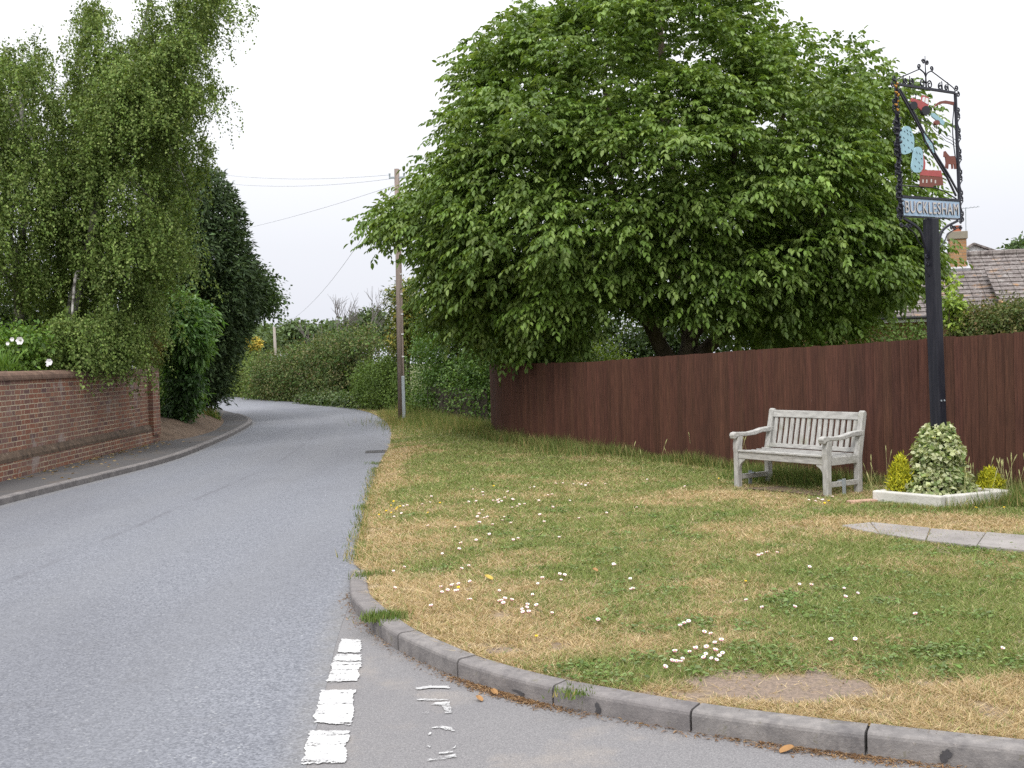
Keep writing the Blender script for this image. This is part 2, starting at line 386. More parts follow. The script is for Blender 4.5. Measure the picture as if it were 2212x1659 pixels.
# stained fence: per board tone, grain, drips
t = NT('stained_board'); c = t.attr(); g = t.noise(9, 5, 0.6, vec=t.pos((6, 6, 0.35)))
base = t.mix(t.step(g, 0.3, 0.75), t.mix(1.0, c, (0.72, 0.70, 0.70, 1), 'MULTIPLY'), t.mix(1.0, c, (1.35, 1.3, 1.25, 1), 'MULTIPLY'))
st = t.math('MULTIPLY', t.step(t.noise(14, 3, vec=t.pos((3.5, 3.5, 0.5))), 0.735, 0.76), 0.22); base = t.mix(st, base, (0.30, 0.26, 0.24))
t.col(base); t.bump(g, 0.25, 0.006); t.set(Roughness=0.7); FENCE = t.m
t = NT('grey_teak'); g = t.noise(7, 6, 0.65, vec=t.pos((1.2, 5, 5))); g2 = t.noise(3, 5)
base = t.ramp(g, [(0.28, (0.225, 0.22, 0.21)), (0.5, (0.36, 0.355, 0.34)), (0.72, (0.48, 0.475, 0.455))])
base = t.mix(t.math('MULTIPLY', t.step(g2, 0.55, 0.72), 0.4), base, (0.20, 0.21, 0.12)); t.col(base); t.bump(g, 0.3, 0.004); t.set(Roughness=0.8); TEAK = t.m
t = NT('grey_teak_upright'); g = t.noise(7, 6, 0.65, vec=t.pos((5, 5, 1.0))); g2 = t.noise(4, 5)
base = t.ramp(g, [(0.28, (0.225, 0.22, 0.21)), (0.5, (0.36, 0.355, 0.34)), (0.72, (0.48, 0.475, 0.455))])
base = t.mix(t.math('MULTIPLY', t.step(g2, 0.52, 0.68), 0.5), base, (0.19, 0.20, 0.11)); t.col(base); t.bump(g, 0.3, 0.004); t.set(Roughness=0.8); TEAKV = t.m
t = NT('pole_wood'); g = t.noise(8, 5, 0.6, vec=t.pos((5, 5, 0.3))); t.col(t.ramp(g, [(0.3, (0.16, 0.125, 0.11)), (0.7, (0.30, 0.245, 0.215))])); t.bump(g, 0.4, 0.01); POLE = t.m
t = NT('black_painted_post'); g = t.noise(7, 5, 0.65, vec=t.pos((5, 5, 0.5))); t.col(t.ramp(g, [(0.45, (0.012, 0.013, 0.02)), (0.66, (0.022, 0.022, 0.03)), (0.8, (0.07, 0.055, 0.04))])); t.set(Roughness=0.5); t.bump(g, 0.2, 0.004); POSTBLACK = t.m
IRON = plain('black_iron', (0.012, 0.012, 0.022), 0.45, 0.3, 20, 0.1, 0.4)
GOLD = plain('gold_leaf_paint', (0.42, 0.21, 0.03), 0.5)
REDP = plain('red_sign_paint', (0.36, 0.075, 0.075), 0.5, 0.2, 12)
BROWNP = plain('brown_sign_paint', (0.17, 0.055, 0.04), 0.5, 0.2, 12)
BLUEP = plain('pale_blue_paint', (0.28, 0.45, 0.53), 0.5, 0.12, 14)
BOARDP = plain('board_blue_paint', (0.33, 0.44, 0.58), 0.5, 0.15, 9)
CREAM = plain('cream_letter_paint', (0.50, 0.47, 0.45), 0.5, 0.2, 18)
TYRE = plain('black_tyre_paint', (0.02, 0.02, 0.025), 0.6)
CONCRETE = plain('pale_concrete', (0.50, 0.49, 0.455), 0.9, 0.35, 6, 0.5, 0.2)
GALV = plain('galvanised_steel', (0.33, 0.37, 0.40), 0.5, 0.1, 10, 0, 0.4, 0.2)
CAST = plain('cast_iron_grate', (0.05, 0.048, 0.048), 0.7, 0.3, 12)
WIRE = plain('grey_cable', (0.42, 0.43, 0.47), 0.6)
PVC = plain('white_plastic', (0.72, 0.73, 0.74), 0.4, 0.05)
TERRA = plain('terracotta', (0.36, 0.12, 0.07), 0.8)
LEAD = plain('lead_flashing', (0.42, 0.42, 0.45), 0.6)
PETAL = plain('white_petal', (0.80, 0.77, 0.80), 0.6, 0.05)
PINK = plain('pink_petal_underside', (0.62, 0.22, 0.30), 0.6)
YELLOW = plain('yellow_floret', (0.80, 0.55, 0.02), 0.6)
STALK = plain('green_stalk', (0.09, 0.14, 0.04), 0.6)
DEADLEAF = plain('fallen_leaf_orange', (0.30, 0.165, 0.065), 0.7, 0.3, 30)
YELLEAF = plain('fallen_leaf_yellow', (0.42, 0.31, 0.06), 0.7, 0.25, 30)
PICKET = plain('dark_picket_wood', (0.07, 0.06, 0.05), 0.8, 0.3, 9)
t = NT('roof_tile'); o_ = t.n('TexCoord').outputs['Object']
n1 = t.noise(2.2, 5, 0.65); n2 = t.noise(9, 5, 0.7); n3 = t.noise(0.8, 4, 0.65)
base = t.ramp(n2, [(0.3, (0.08, 0.068, 0.066)), (0.5, (0.165, 0.142, 0.135)), (0.68, (0.27, 0.25, 0.24))])
base = t.mix(t.math('MULTIPLY', t.step(n1, 0.57, 0.66), 0.55), base, (0.34, 0.20, 0.10))
base = t.mix(t.math('MULTIPLY', t.step(t.noise(16, 4, 0.75), 0.60, 0.68), 0.8), base, (0.48, 0.48, 0.47))
base = t.mix(t.math('MULTIPLY', t.step(n3, 0.62, 0.68), 0.5), base, (0.45, 0.22, 0.05))
sx = t.n('SeparateXYZ'); t.l(o_, sx.inputs[0])
jt = t.math('LESS_THAN', t.math('FLOORED_MODULO', sx.outputs['X'], 0.30), 0.018)
base = t.mix(t.math('MULTIPLY', jt, 0.7), base, (0.04, 0.035, 0.03)); t.col(base); t.bump(n2, 0.5, 0.01); ROOF = t.m

# ------------------------------------------------------------------ foliage engine
def leaf_mesh(base, axis, nrm, L, W, simple=True, fold=0.25, curl=0.15):
    axis = norm(axis); side = norm(np.cross(axis, nrm)); nr = np.cross(side, axis)
    L = L[:, None]; W = W[:, None]; N = len(base)
    if simple:
        v = np.stack([base, base + axis * L * 0.45 + side * W * 0.5 + nr * W * fold * 0.5, base + axis * L - nr * L * curl,
                      base + axis * L * 0.45 - side * W * 0.5 + nr * W * fold * 0.5], 1)
        return v.reshape(-1, 3), np.arange(N * 4), np.full(N, 4), 1
    mid = base + axis * L * 0.3
    v = np.stack([base, base + axis * L * 0.30 + side * W * 0.42 + nr * W * fold * 0.5, base + axis * L * 0.68 + side * W * 0.45 + nr * (W * fold * 0.5 - L * curl * 0.4),
                  base + axis * L - nr * L * curl, base + axis * L * 0.68 - side * W * 0.45 + nr * (W * fold * 0.5 - L * curl * 0.4), base + axis * L * 0.30 - side * W * 0.42 + nr * W * fold * 0.5], 1)
    ix = (np.arange(N) * 6)[:, None] + np.array([0, 1, 2, 3, 0, 3, 4, 5])[None]
    return v.reshape(-1, 3), ix.ravel(), np.full(N * 2, 4), 2

def crown_points(poly, depth, thick, n, g, lump=0.8, gap=0.25, bias=0.55, seed=1, lo=0.0, margin=0.0):
    """n points in a rounded solid whose silhouette is poly; depth(x) is its middle distance, thick its half depth"""
    poly = np.asarray(poly, float); b0 = poly.min(0); b1 = poly.max(0)
    dfun = depth if callable(depth) else (lambda x: np.full(len(x), float(depth)))
    Rm = None; out = []; got = 0
    while got < n:
        x = g.uniform(b0[0], b1[0], 4000); y = g.uniform(b0[1], b1[1], 4000)
        m = in_poly(x, y, poly); x, y = x[m], y[m]
        e_ = edge_dist(x, y, poly)
        if Rm is None: Rm = max(np.percentile(e_, 97), 1.0)
        if margin:
            m = e_ > min(margin, .5 * Rm) * g.uniform(.5, 1.1, len(x)); x, y, e_ = x[m], y[m], e_[m]
        q = np.clip(e_ / Rm, 0, 1); prof = np.sqrt(np.clip(1 - (1 - q) ** 2, 0.03, 1))
        s = np.sign(g.uniform(-1, 1, len(x))) * g.uniform(lo, 1, len(x)) ** bias
        dm = dfun(x); off = s * thick * prof
        P = at_np(x, y, dm + off)
        nz = fbm(P, 1 / lump, seed, 2)
        P2 = at_np(x, y, dm + off * (0.72 + 0.5 * (nz - 0.3)))
        keep = nz > gap + g.uniform(-0.08, 0.08, len(x))
        out.append(P2[keep]); got += int(keep.sum())
    return np.concatenate(out)[:n]

def jitter_cols(cols, n, g, v=0.22):
    cols = np.asarray(cols); k = g.integers(0, len(cols), n); t_ = g.random(n)[:, None]
    c = cols[k] * (1 - t_) + cols[g.integers(0, len(cols), n)] * t_
    return np.clip(c * (1 + g.normal(0, v, (n, 1))), 0.004, 1)

def spread_leaves(cl, centre, per, rad, size, cols, g, flat=0.6, droop=0.5, up=0.6, aspect=0.5, simple=True, tone=None, rnd_n=0.5):
    n = len(cl) * per
    c = np.repeat(cl, per, 0); o = g.normal(0, 1, (n, 3)); o[:, 2] *= flat
    o = norm(o) * (g.random(n)[:, None] ** 0.5) * rad
    base = c + o
    outw = norm(c - (np.repeat(centre, per, 0) if np.ndim(centre) == 2 else centre[None]) + 1e-6); outw = norm(outw * 0.7 + norm(o) * 0.8)
    rv = g.normal(0, 1, (n, 3))
    axis = norm(outw * 0.8 + np.array([0, 0, -1]) * droop + rv * 0.55)
    nrm = norm(np.array([0, 0, 1]) * up + outw * 0.5 + g.normal(0, 1, (n, 3)) * rnd_n)
    L = size * g.uniform(0.65, 1.3, n); W = L * aspect * g.uniform(0.8, 1.2, n)
    v, l, cn, k = leaf_mesh(base, axis, nrm, L, W, simple)
    col = jitter_cols(cols, n, g)
    if tone is not None: col = np.clip(col * np.repeat(tone, per, 0), .003, 1)
    return v, l, cn, np.repeat(col, k, 0)

def grow_branches(mb, limbs, targets, r_tw=0.012, sag=0.05, n=4, every=1):
    """limbs: list of (points, r0, r1); then twigs reach from the nearest wood to the targets"""
    nodes = []; rad = []
    for pts, r0, r1 in limbs:
        p = catmull(pts, 5); rs = np.linspace(r0, r1, len(p)); mb.tube([tuple(v) for v in p], list(rs), 8)
        nodes += list(p[2:]); rad += list(rs[2:])
    nodes = np.array(nodes); rad = np.array(rad)
    tg = targets[::every]
    d0 = np.array([np.min(np.linalg.norm(nodes - q, axis=1)) for q in tg])
    for k in np.argsort(d0):
        q = tg[k]; d = np.linalg.norm(nodes - q, axis=1) + np.maximum(nodes[:, 2] - q[2], 0) * 0.8
        i = int(np.argmin(d)); a = nodes[i]; ra = min(rad[i] * 0.6, r_tw * (1 + 1.2 * np.linalg.norm(q - a)))
        mid = (a + q) / 2 + np.array([0, 0, sag * np.linalg.norm(q - a) * 2]); 
        mb.tube([tuple(a), tuple(mid), tuple(q)], [ra, ra * 0.75, ra * 0.4], n, caps=False)
        nodes = np.concatenate([nodes, [mid, q]]); rad = np.concatenate([rad, [ra * 0.75, ra * 0.5]])

def bush(name, label, cat, poly, depth, thick, n, per, rad, size, cols, seed, mat=None, lump=0.8, gap=0.2, base=None, stem_n=5,
         flat=0.7, droop=0.35, up=0.6, aspect=0.55, group=None, part='crown', stem='trunk', tonev=0.16, simple=True, bias=0.55, twigs=6, rnd_n=0.4, r_stem=0.05, bright=1.2):
    g = np.random.default_rng(seed)
    pp = np.array(poly, float); dmean = float(np.mean(depth(pp[:, 0]))) if callable(depth) else depth
    mg = (lump * .42 + rad * .5) * FL / dmean; lowv = pp[:, 1] > pp[:, 1].min() + .72 * np.ptp(pp[:, 1])
    if name not in ('oak_tree', 'distant_tree', 'laburnum'): pp[lowv, 1] += min(mg, .3 * np.ptp(pp[:, 1]))
    K = 8; mj = crown_points(pp, depth, thick, max(n // K, 12), g, lump, gap * .6, bias, seed, 0.0, mg)
    cen = mj.mean(0); rm = lump * .50
    ow = norm(mj - cen); o_ = norm(g.normal(0, 1, (len(mj) * K, 3)) + np.repeat(ow, K, 0) * .7 + np.array([0, 0, .35])) * (g.random((len(mj) * K, 1)) ** .4) * rm
    o_[:, 2] *= .75; mj = mj - ow * rm * .6
    cl = np.repeat(mj, K, 0) + o_
    ccn = np.repeat(mj, K, 0)
    if base is None: base = np.array([cen[0], cen[1], 0.0])
    root = thing(name, label, cat, tuple(base), 0, group)
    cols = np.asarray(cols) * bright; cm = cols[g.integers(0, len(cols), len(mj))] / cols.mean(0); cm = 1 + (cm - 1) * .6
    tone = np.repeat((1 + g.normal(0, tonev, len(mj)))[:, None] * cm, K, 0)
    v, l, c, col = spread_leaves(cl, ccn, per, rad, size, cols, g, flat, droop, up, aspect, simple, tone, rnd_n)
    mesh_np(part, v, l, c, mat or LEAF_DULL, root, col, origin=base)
    mb = MB()
    limbs = []
    for k in range(stem_n):
        a = k * 2.399 + seed; tip = cl[g.integers(0, len(cl))] - base
        limbs.append(([(0.05 * math.cos(a), 0.05 * math.sin(a), -0.05), tuple(tip * 0.4 + np.array([0, 0, 0.1])), tuple(tip)], r_stem, r_stem * 0.25))
    grow_branches(mb, limbs, (cl - base)[:: twigs], r_tw=r_stem * 0.2)
    mb.build(stem, BARK, root, smooth=True)
    return root, cl

def struct(name, V, faces, mat, z=None):
    me = bpy.data.meshes.new(name); me.from_pydata([tuple(map(float, v)) for v in V], [], faces); me.update()
    o = link(name, me, mat); o['kind'] = 'structure'; return o

# ------------------------------------------------------------------ ground, roads, pavement
struct('ground', [(-600, -300, -0.09), (600, -300, -0.09), (600, 900, -0.09), (-600, 900, -0.09)], [(0, 1, 2, 3)], FIELD)
PL = [(-7.0, -12), (-6.62, 2), (-6.5, 7.7), gp(0, 1092)[:2], gp(345, 1003)[:2], gp(450, 965)[:2], gp(520, 932)[:2], gp(545, 913)[:2], gp(527, 902)[:2], gp(498, 893)[:2], gp(455, 884)[:2], gp(425, 879)[:2], (-20, 51.5), (-36, 60)]
PR = [(-0.55, -12), (-0.75, 2), gp(757, 1300)[:2], gp(790, 1085)[:2], gp(812, 1012)[:2], gp(836, 962)[:2], gp(843, 935)[:2], gp(837, 916)[:2], gp(810, 898)[:2], gp(770, 882)[:2], gp(700, 874)[:2], gp(560, 864)[:2], gp(425, 853)[:2], (-36, 83)]
PR = [np.array(q) + np.array([0.5 if 3 <= k <= 8 else 0, 0.35 if 7 <= k <= 12 else 0]) for k, q in enumerate(PR)]
cl_, cr_ = catmull(PL, 8), catmull(PR, 8)
nv = 6; V = []; UVs = []; Fc = []
for i in range(len(cl_)):
    for j in range(nv + 1):
        q = cl_[i] * (1 - j / nv) + cr_[i] * (j / nv); V.append((q[0], q[1], 0.0)); UVs.append((j / nv, i * 0.5))
for i in range(len(cl_) - 1):
    for j in range(nv):
        a = i * (nv + 1) + j; Fc.append((a, a + 1, a + nv + 2, a + nv + 1))
road = struct('road', V, Fc, ROAD)
uvl = road.data.uv_layers.new(name='UVMap')
for lp in road.data.loops: uvl.data[lp.index].uv = UVs[lp.vertex_index]
struct('side_road', [(-1.7, -12, -0.002), (14, -12, -0.002), (14, 6.0, -0.002), (1.5, 8.6, -0.002), (-1.9, 8.6, -0.002)], [(0, 1, 2, 3, 4)], SIDEROAD)

SCUFF = plain('black_scuff', (.06, .058, .062), .8, .5, 40)
# right kerb: bottom front line
KB = [(756, 1236), (756.5, 1262), (758, 1297), (768, 1322), (795, 1354), (828, 1382), (861, 1405), (925, 1436), (989, 1464), (1090, 1497), (1195, 1524), (1345, 1554), (1493, 1581), (1680, 1608), (1871, 1633), (2212, 1673), (2330, 1686), (2700, 1722)]
KBW = [gp(x, y)[:2] for x, y in KB]
kline = catmull(KBW, 6)
kd = np.concatenate([[0], np.cumsum(np.linalg.norm(np.diff(kline, axis=0), axis=1))])
def kpos(s):
    p = np.array([np.interp(s, kd, kline[:, 0]), np.interp(s, kd, kline[:, 1])])
    q = np.array([np.interp(min(s + 0.03, kd[-1]), kd, kline[:, 0]), np.interp(min(s + 0.03, kd[-1]), kd, kline[:, 1])])
    q0 = np.array([np.interp(max(s - 0.03, 0), kd, kline[:, 0]), np.interp(max(s - 0.03, 0), kd, kline[:, 1])])
    d = q - q0; d /= np.linalg.norm(d); return p, np.array([-d[1], d[0]])   # inward (towards the lawn) is left of travel
def kheight(s): return 0.015 + 0.083 * min(1, max(0, (s - 0.0) / 1.7)) if s < 1.7 else 0.098
def karc(i): return kd[i * 6]
KW = 0.125
joints = [karc(0), karc(4), karc(6), karc(8), karc(10), karc(12), karc(14), karc(16), kd[-1]]
klabels = ['curved sunken kerb stone at the tip of the verge beside the main road', 'short kerb stone half hidden by a tuft of green grass', 'kerb stone beside the first thick white dash, between the grass tuft and the brown needles',
           'kerb stone with brown needles lying at its foot and a small dark chip', 'kerb stone with a little weed at its foot and a black scuff mark', 'kerb stone between the bare earth patch and the orange fallen leaf', 'dark kerb stone with a black blotch beside the straw coloured grass', 'kerb stone outside the frame on the right']
for k in range(8):
    s0, s1 = joints[k] + (0.006 if k else 0), joints[k + 1] - 0.006
    ss = np.linspace(s0, s1, max(6, int((s1 - s0) / 0.08))); mb = MB(); rings = []
    p0, _ = kpos(s0); org = np.array([p0[0], p0[1], 0])
    jz = rnd.uniform(-0.004, 0.004); jx = rnd.uniform(-0.004, 0.004)
    for s_ in ss:
        p, nn = kpos(s_); h = kheight(s_) + jz
        prof = [(0.0, -0.06), (0.0 + jx, h - 0.022), (0.004 + jx, h - 0.010), (0.012 + jx, h - 0.003), (0.024 + jx, h), (KW - 0.01, h + 0.002), (KW, h - 0.006), (KW, -0.06)]
        rings.append([(p[0] + nn[0] * a - org[0], p[1] + nn[1] * a - org[1], z) for a, z in prof])
    m_ = len(rings[0]); vs = [v for rg in rings for v in rg]; fs = []
    for i in range(len(rings) - 1):
        for j in range(m_):
            fs.append((i * m_ + j, i * m_ + (j + 1) % m_, (i + 1) * m_ + (j + 1) % m_, (i + 1) * m_ + j))
    fs.append(tuple(range(m_))); fs.append(tuple((len(rings) - 1) * m_ + j for j in range(m_ - 1, -1, -1)))
    mb.add(vs, fs); o = mb.build('kerb_stone', KERB, None, smooth=False, loc=tuple(org))
    tag(o, klabels[k], 'kerb stone', 'kerb stones round the junction corner')
    for ki, px, py, wd, ht, zc in ((3, 1118, 1508, .10, .022, .045), (4, 1300, 1546, .055, .05, .05), (6, 2030, 1651, .05, .06, .055), (6, 2050, 1653, .03, .03, .075)):
        if ki == k:
            q_ = gp(px, py)[:2]; s_ = kd[int(np.argmin(np.linalg.norm(kline - q_, axis=1)))]; mk_ = MB(); rim = []
            for a_ in np.linspace(0, 2 * math.pi, 14, False):
                r_ = .75 + .3 * math.sin(2 * a_ + 1.1 * k) + .16 * math.sin(3 * a_ + k * 2) + .1 * math.sin(5 * a_); p, nn = kpos(s_ + math.cos(a_) * wd * r_ / 2); rim.append((p[0] - nn[0] * .0055 - org[0], p[1] - nn[1] * .0055 - org[1], zc - .02 + math.sin(a_) * ht * r_ / 2))
            mk_.add(rim, [tuple(range(14))]); mk_.build('scuff_mark', SCUFF, o)

# lawn
rd_edge = [gp(*q)[:2] for q in ((768, 884), (800, 892), (826, 905), (840, 920), (845, 938), (840, 965), (826, 990), (806, 1040), (790, 1095), (776, 1155), (763, 1215))]
kin = [kpos(s_)[0] + kpos(s_)[1] * (KW - 0.005) for s_ in np.linspace(0.25, kd[-1], 60)]
rd_edge = list(catmull(rd_edge, 5))
edge_xy = np.array(list(rd_edge) + kin)
edge_h = np.array([0.006] * len(rd_edge) + [kheight(s_) - 0.012 for s_ in np.linspace(0.25, kd[-1], 60)])
LAWNZ = 0.09
FB = [(1063, 929, 787), (1068, 938, 786.5), (1088, 951, 786), (1150, 961, 785), (1252, 973, 782), (1325, 980, 778), (1398, 988, 772), (1484, 1000, 766), (1600, 1013, 757.5), (1780, 1035, 747), (1930, 1045, 737), (2050, 1052, 727.5), (2212, 1068, 717), (2500, 1092, 697), (2900, 1130, 668)]
FBW = [gp(x, y, LAWNZ) for x, y, _ in FB]
FTOP = [at(x, yt, p[1])[2] for (x, y, yt), p in zip(FB, FBW)]
back_xy = [q[:2] + np.array([0.1, 0.35]) for q in FBW[::-1]] + [gp(1040, 912, LAWNZ)[:2], gp(950, 888, LAWNZ)[:2], gp(880, 872, LAWNZ)[:2], gp(815, 872, LAWNZ)[:2]]
lawn_poly = np.array(list(edge_xy) + back_xy)
def lawn_z(X, Y):
    d, h = edge_dist(X, Y, edge_xy, closed=False, vals=edge_h)
    q = np.clip(d / 0.9, 0, 1); q = q * q * (3 - 2 * q)
    P = np.stack([X, Y, np.zeros_like(X)], 1)
    return h * (1 - q) + LAWNZ * q + (fbm(P, 1.1, 3) - 0.5) * 0.03 * q
def lz(x, y): return float(lawn_z(np.array([float(x)]), np.array([float(y)]))[0])
def lgp(x, y):                                 # lawn point seen there
    p = gp(x, y, LAWNZ)
    for _ in range(3): p = gp(x, y, lz(p[0], p[1]))
    return p
# dry, bare and green patches: (px, py, radius x, radius y in metres, amount)
DRY = [(870, 1300, .7, .6, .8), (1060, 1400, .8, .45, .75), (1000, 1120, 1.2, .8, .3), (1450, 1080, 1.1, .8, .55), (1650, 1065, .9, .5, .4), (1900, 1125, 1.2, .5, .7), (2150, 1140, 1.2, .5, .7), (1350, 1280, .9, .5, .4), (1000, 1340, .8, .4, .5),
       (2050, 1540, .75, .30, 1.1), (2250, 1500, .8, .5, .9), (1560, 1490, .5, .2, .6), (1250, 1340, .7, .35, .45), (820, 1180, .5, .9, .5), (845, 1000, .35, 4, .7), (1550, 1330, .5, .3, .25), (960, 1260, .5, .4, .4), (790, 1240, .25, .6, .6), (1500, 1230, 1.2, .5, .2),
       (1250, 1440, .4, .25, -.6), (1380, 1470, .5, .22, -.6), (1900, 1300, 1.6, .8, -.45), (1250, 1240, .6, .4, -.25), (1500, 1420, .45, .3, -.5), (2150, 1330, .7, .5, -.4), (1100, 940, 2.5, 1.2, -.4), (1700, 1200, 1.2, .5, -.25), (830, 1335, .12, .2, -1.2), (2180, 1440, .3, .15, -.7)]
BARE = [(1690, 1478, .50, .17, 1.25), (1590, 1500, .35, .1, .6), (1080, 1400, .45, .18, .6), (1035, 1330, .3, .1, .4), (790, 1270, .1, .3, .6), (2120, 1530, .5, .12, .35), (1800, 1500, .3, .1, .5)]
def patch_field(X, Y, lst):
    s = np.zeros_like(X)
    for px, py, rx, ry, a in lst:
        p = gp(px, py, LAWNZ); s += a * np.exp(-((X - p[0]) / rx) ** 2 - ((Y - p[1]) / ry) ** 2)
    return s
def dryness(X, Y):
    P = np.stack([X, Y, np.zeros_like(X)], 1)
    d = 0.42 + (fbm(P, 1.5, 11, 4) - 0.5) * 1.5 + (fbm(P, 6, 21, 3) - 0.5) * 0.9
    e_ = edge_dist(X, Y, edge_xy, closed=False)
    d += 0.35 * np.exp(-(e_ / 0.35) ** 2)
    return d + patch_field(X, Y, DRY) * 1.0
def bareness(X, Y):
    P = np.stack([X, Y, np.zeros_like(X)], 1)
    return patch_field(X, Y, BARE) * (0.35 + 1.3 * fbm(P, 4.5, 37, 3)) + (fbm(P, 9, 31, 4) - 0.5) * 1.7 - .08
gx = []
yy = 3.6
while yy < 40:
    st_ = 0.09 * yy / 5
    for xx in np.arange(-7, 13, st_): gx.append((xx + rnd.uniform(-.3, .3) * st_, yy + rnd.uniform(-.3, .3) * st_))
    yy += st_
gx = np.array(gx); m_ = in_poly(gx[:, 0], gx[:, 1], lawn_poly) & (edge_dist(gx[:, 0], gx[:, 1], lawn_poly) > 0.04); gx = gx[m_]
pts = [Vector(p) for p in lawn_poly] + [Vector(p) for p in gx]; nb = len(lawn_poly)
vo, eo, fo, *_r2 = delaunay_2d_cdt(pts, [], [list(range(nb))], 1, 1e-5)
vo = np.array([tuple(v) for v in vo]); zz = lawn_z(vo[:, 0], vo[:, 1])
lf = np.array([list(f) for f in fo]); cen = vo[lf].mean(1)
dr = np.clip(dryness(cen[:, 0], cen[:, 1]), 0, 1)[:, None]; br = np.clip(bareness(cen[:, 0], cen[:, 1]) * 1.4, 0, 1)[:, None]
lc = (np.array([0.115, 0.14, 0.045]) * (1 - dr) + np.array([0.30, 0.23, 0.12]) * dr) * (1 - br) + np.array([0.23, 0.18, 0.145]) * br
lawn = mesh_np('lawn', np.column_stack([vo, zz]), lf.ravel(), np.full(len(lf), 3), TURF, None, lc, smooth=True)
lawn['kind'] = 'structure'

# grass blades (short turf)
g = np.random.default_rng(5)
def blades(X, Y, h, w, lean, col, z=None):
    n = len(X); z = lawn_z(X, Y) if z is None else z
    a = g.uniform(0, 2 * math.pi, n); b = np.stack([X, Y, z - 0.004], 1); sd = np.stack([np.cos(a), np.sin(a), np.zeros(n)], 1)
    a2 = g.uniform(0, 2 * math.pi, n); ln = np.stack([np.cos(a2), np.sin(a2), np.zeros(n)], 1) * (lean * h)[:, None]
    tip = b + ln + np.array([0, 0, 1]) * h[:, None]
    v = np.stack([b - sd * w[:, None] / 2, b + sd * w[:, None] / 2, tip], 1).reshape(-1, 3)
    return v, np.arange(3 * n), np.full(n, 3), col
bl = []
N = 2600000
yy = 4.2 / (1 - g.random(N) * (1 - (4.2 / 40) ** 0.9)) ** (1 / 0.9)        # denser near the junction
xx = g.uniform(-6, 12, N)
m_ = (xx > -1.6 - 0.1 * yy) & (xx < 1.0 + 0.55 * yy); xx, yy = xx[m_], yy[m_]
m_ = in_poly(xx, yy, lawn_poly) & (edge_dist(xx, yy, edge_xy, closed=False) > 0.012); xx, yy = xx[m_], yy[m_]
keep = g.random(len(xx)) > np.clip(bareness(xx, yy) * 1.6, 0, 0.97); xx, yy = xx[keep], yy[keep]
if len(xx) > 620000: xx, yy = xx[:620000], yy[:620000]
dr = dryness(xx, yy); n = len(xx)
isdry = g.random(n) < np.clip((dr - 0.60) * 0.85 + 0.45, 0.14, 0.92)
cg = jitter_cols([(0.18, 0.235, 0.065), (0.23, 0.275, 0.085), (0.14, 0.195, 0.05), (0.29, 0.315, 0.125)], n, g, 0.18)
cd = jitter_cols([(0.54, 0.42, 0.24), (0.46, 0.345, 0.185), (0.62, 0.51, 0.32), (0.30, 0.205, 0.11)], n, g, 0.15)
col = np.where(isdry[:, None], cd, cg)
sc = np.clip(yy / 5, 0.8, 6) ** 0.75
h = g.uniform(0.012, 0.040, n) * np.where(isdry, 0.8, 1.0) * (0.75 + 0.6 * fbm(np.stack([xx, yy, 0 * xx], 1), 2.5, 41, 2)) * sc ** 0.25
v, l, c, col = blades(xx, yy, h, 0.0055 * sc * g.uniform(0.7, 1.3, n), g.uniform(0.3, 2.0, n) * np.where(isdry, 2.0, 1.0), col)
o = mesh_np('short_grass', v, l, c, BLADE, None, col)
tag(o, 'short patchy green and straw coloured grass of the verge', 'grass', None, 'stuff')
print('grass', n)
# longer grass along fence, planter, hedge foot, post and road edge
lx = []; 
def strip(pa, pb, n, wid, hmin, hmax, dry=0.3):
    t_ = g.random(n); p = np.asarray(pa)[None, :2] * (1 - t_)[:, None] + np.asarray(pb)[None, :2] * t_[:, None]
    p = p + g.normal(0, wid, (n, 2)); lx.append((p[:, 0], p[:, 1], g.uniform(hmin, hmax, n) * (0.4 + 1.1 * fbm(np.stack([p[:, 0], p[:, 1], 0 * t_], 1), 1.6, 51, 2)), np.full(n, dry)))
for k in range(len(FBW) - 1):
    L_ = np.linalg.norm(FBW[k + 1] - FBW[k])
    if FB[k][0] < 2400: strip(FBW[k] + np.array([-.07, -.10, 0]), FBW[k + 1] + np.array([-.07, -.10, 0]), int(L_ * 1300), 0.09, 0.05, 0.20, 0.3)
strip(gp(1060, 935, LAWNZ), gp(900, 905, LAWNZ), 8000, 0.6, 0.06, 0.28, 0.3)
strip(gp(1065, 940, LAWNZ), gp(1260, 985, LAWNZ), 5000, 0.25, 0.1, 0.3, 0.3)
strip(gp(880, 890, LAWNZ), gp(960, 905, LAWNZ), 3500, 0.4, 0.10, 0.4, 0.25)
strip(gp(862, 924), gp(826, 893), 2500, 0.12, 0.05, 0.16, 0.6)
strip(gp(1600, 1035, LAWNZ), gp(1790, 1050, LAWNZ), 3500, 0.12, 0.08, 0.2, 0.1)
strip(gp(1890, 1095, LAWNZ), gp(2035, 1106, LAWNZ), 450, 0.03, 0.03, 0.08, 0.5)
strip(gp(2040, 1106, LAWNZ), gp(2190, 1090, LAWNZ), 500, 0.05, 0.04, 0.16, 0.35)
strip(gp(2190, 1085, LAWNZ), gp(2240, 1100, LAWNZ), 900, 0.15, 0.08, 0.25, 0.3)
strip(gp(812, 1012), gp(763, 1215), 1500, 0.05, 0.03, 0.07, 0.5)
for (px, py, r_, n_, hm) in ((838, 1336, .06, 500, .07), (815, 1335, .05, 260, .06), (800, 1225, .08, 300, .07), (1240, 1536, .05, 150, .04), (797, 1080, .1, 200, .05), (822, 990, .12, 200, .05)):
    p = gp(px, py, 0.09 if py != 1536 else 0); q = g.normal(0, r_, (n_, 2)); lx.append((p[0] + q[:, 0], p[1] + q[:, 1], g.uniform(0.4, 1, n_) * hm, np.full(n_, 0.05)))
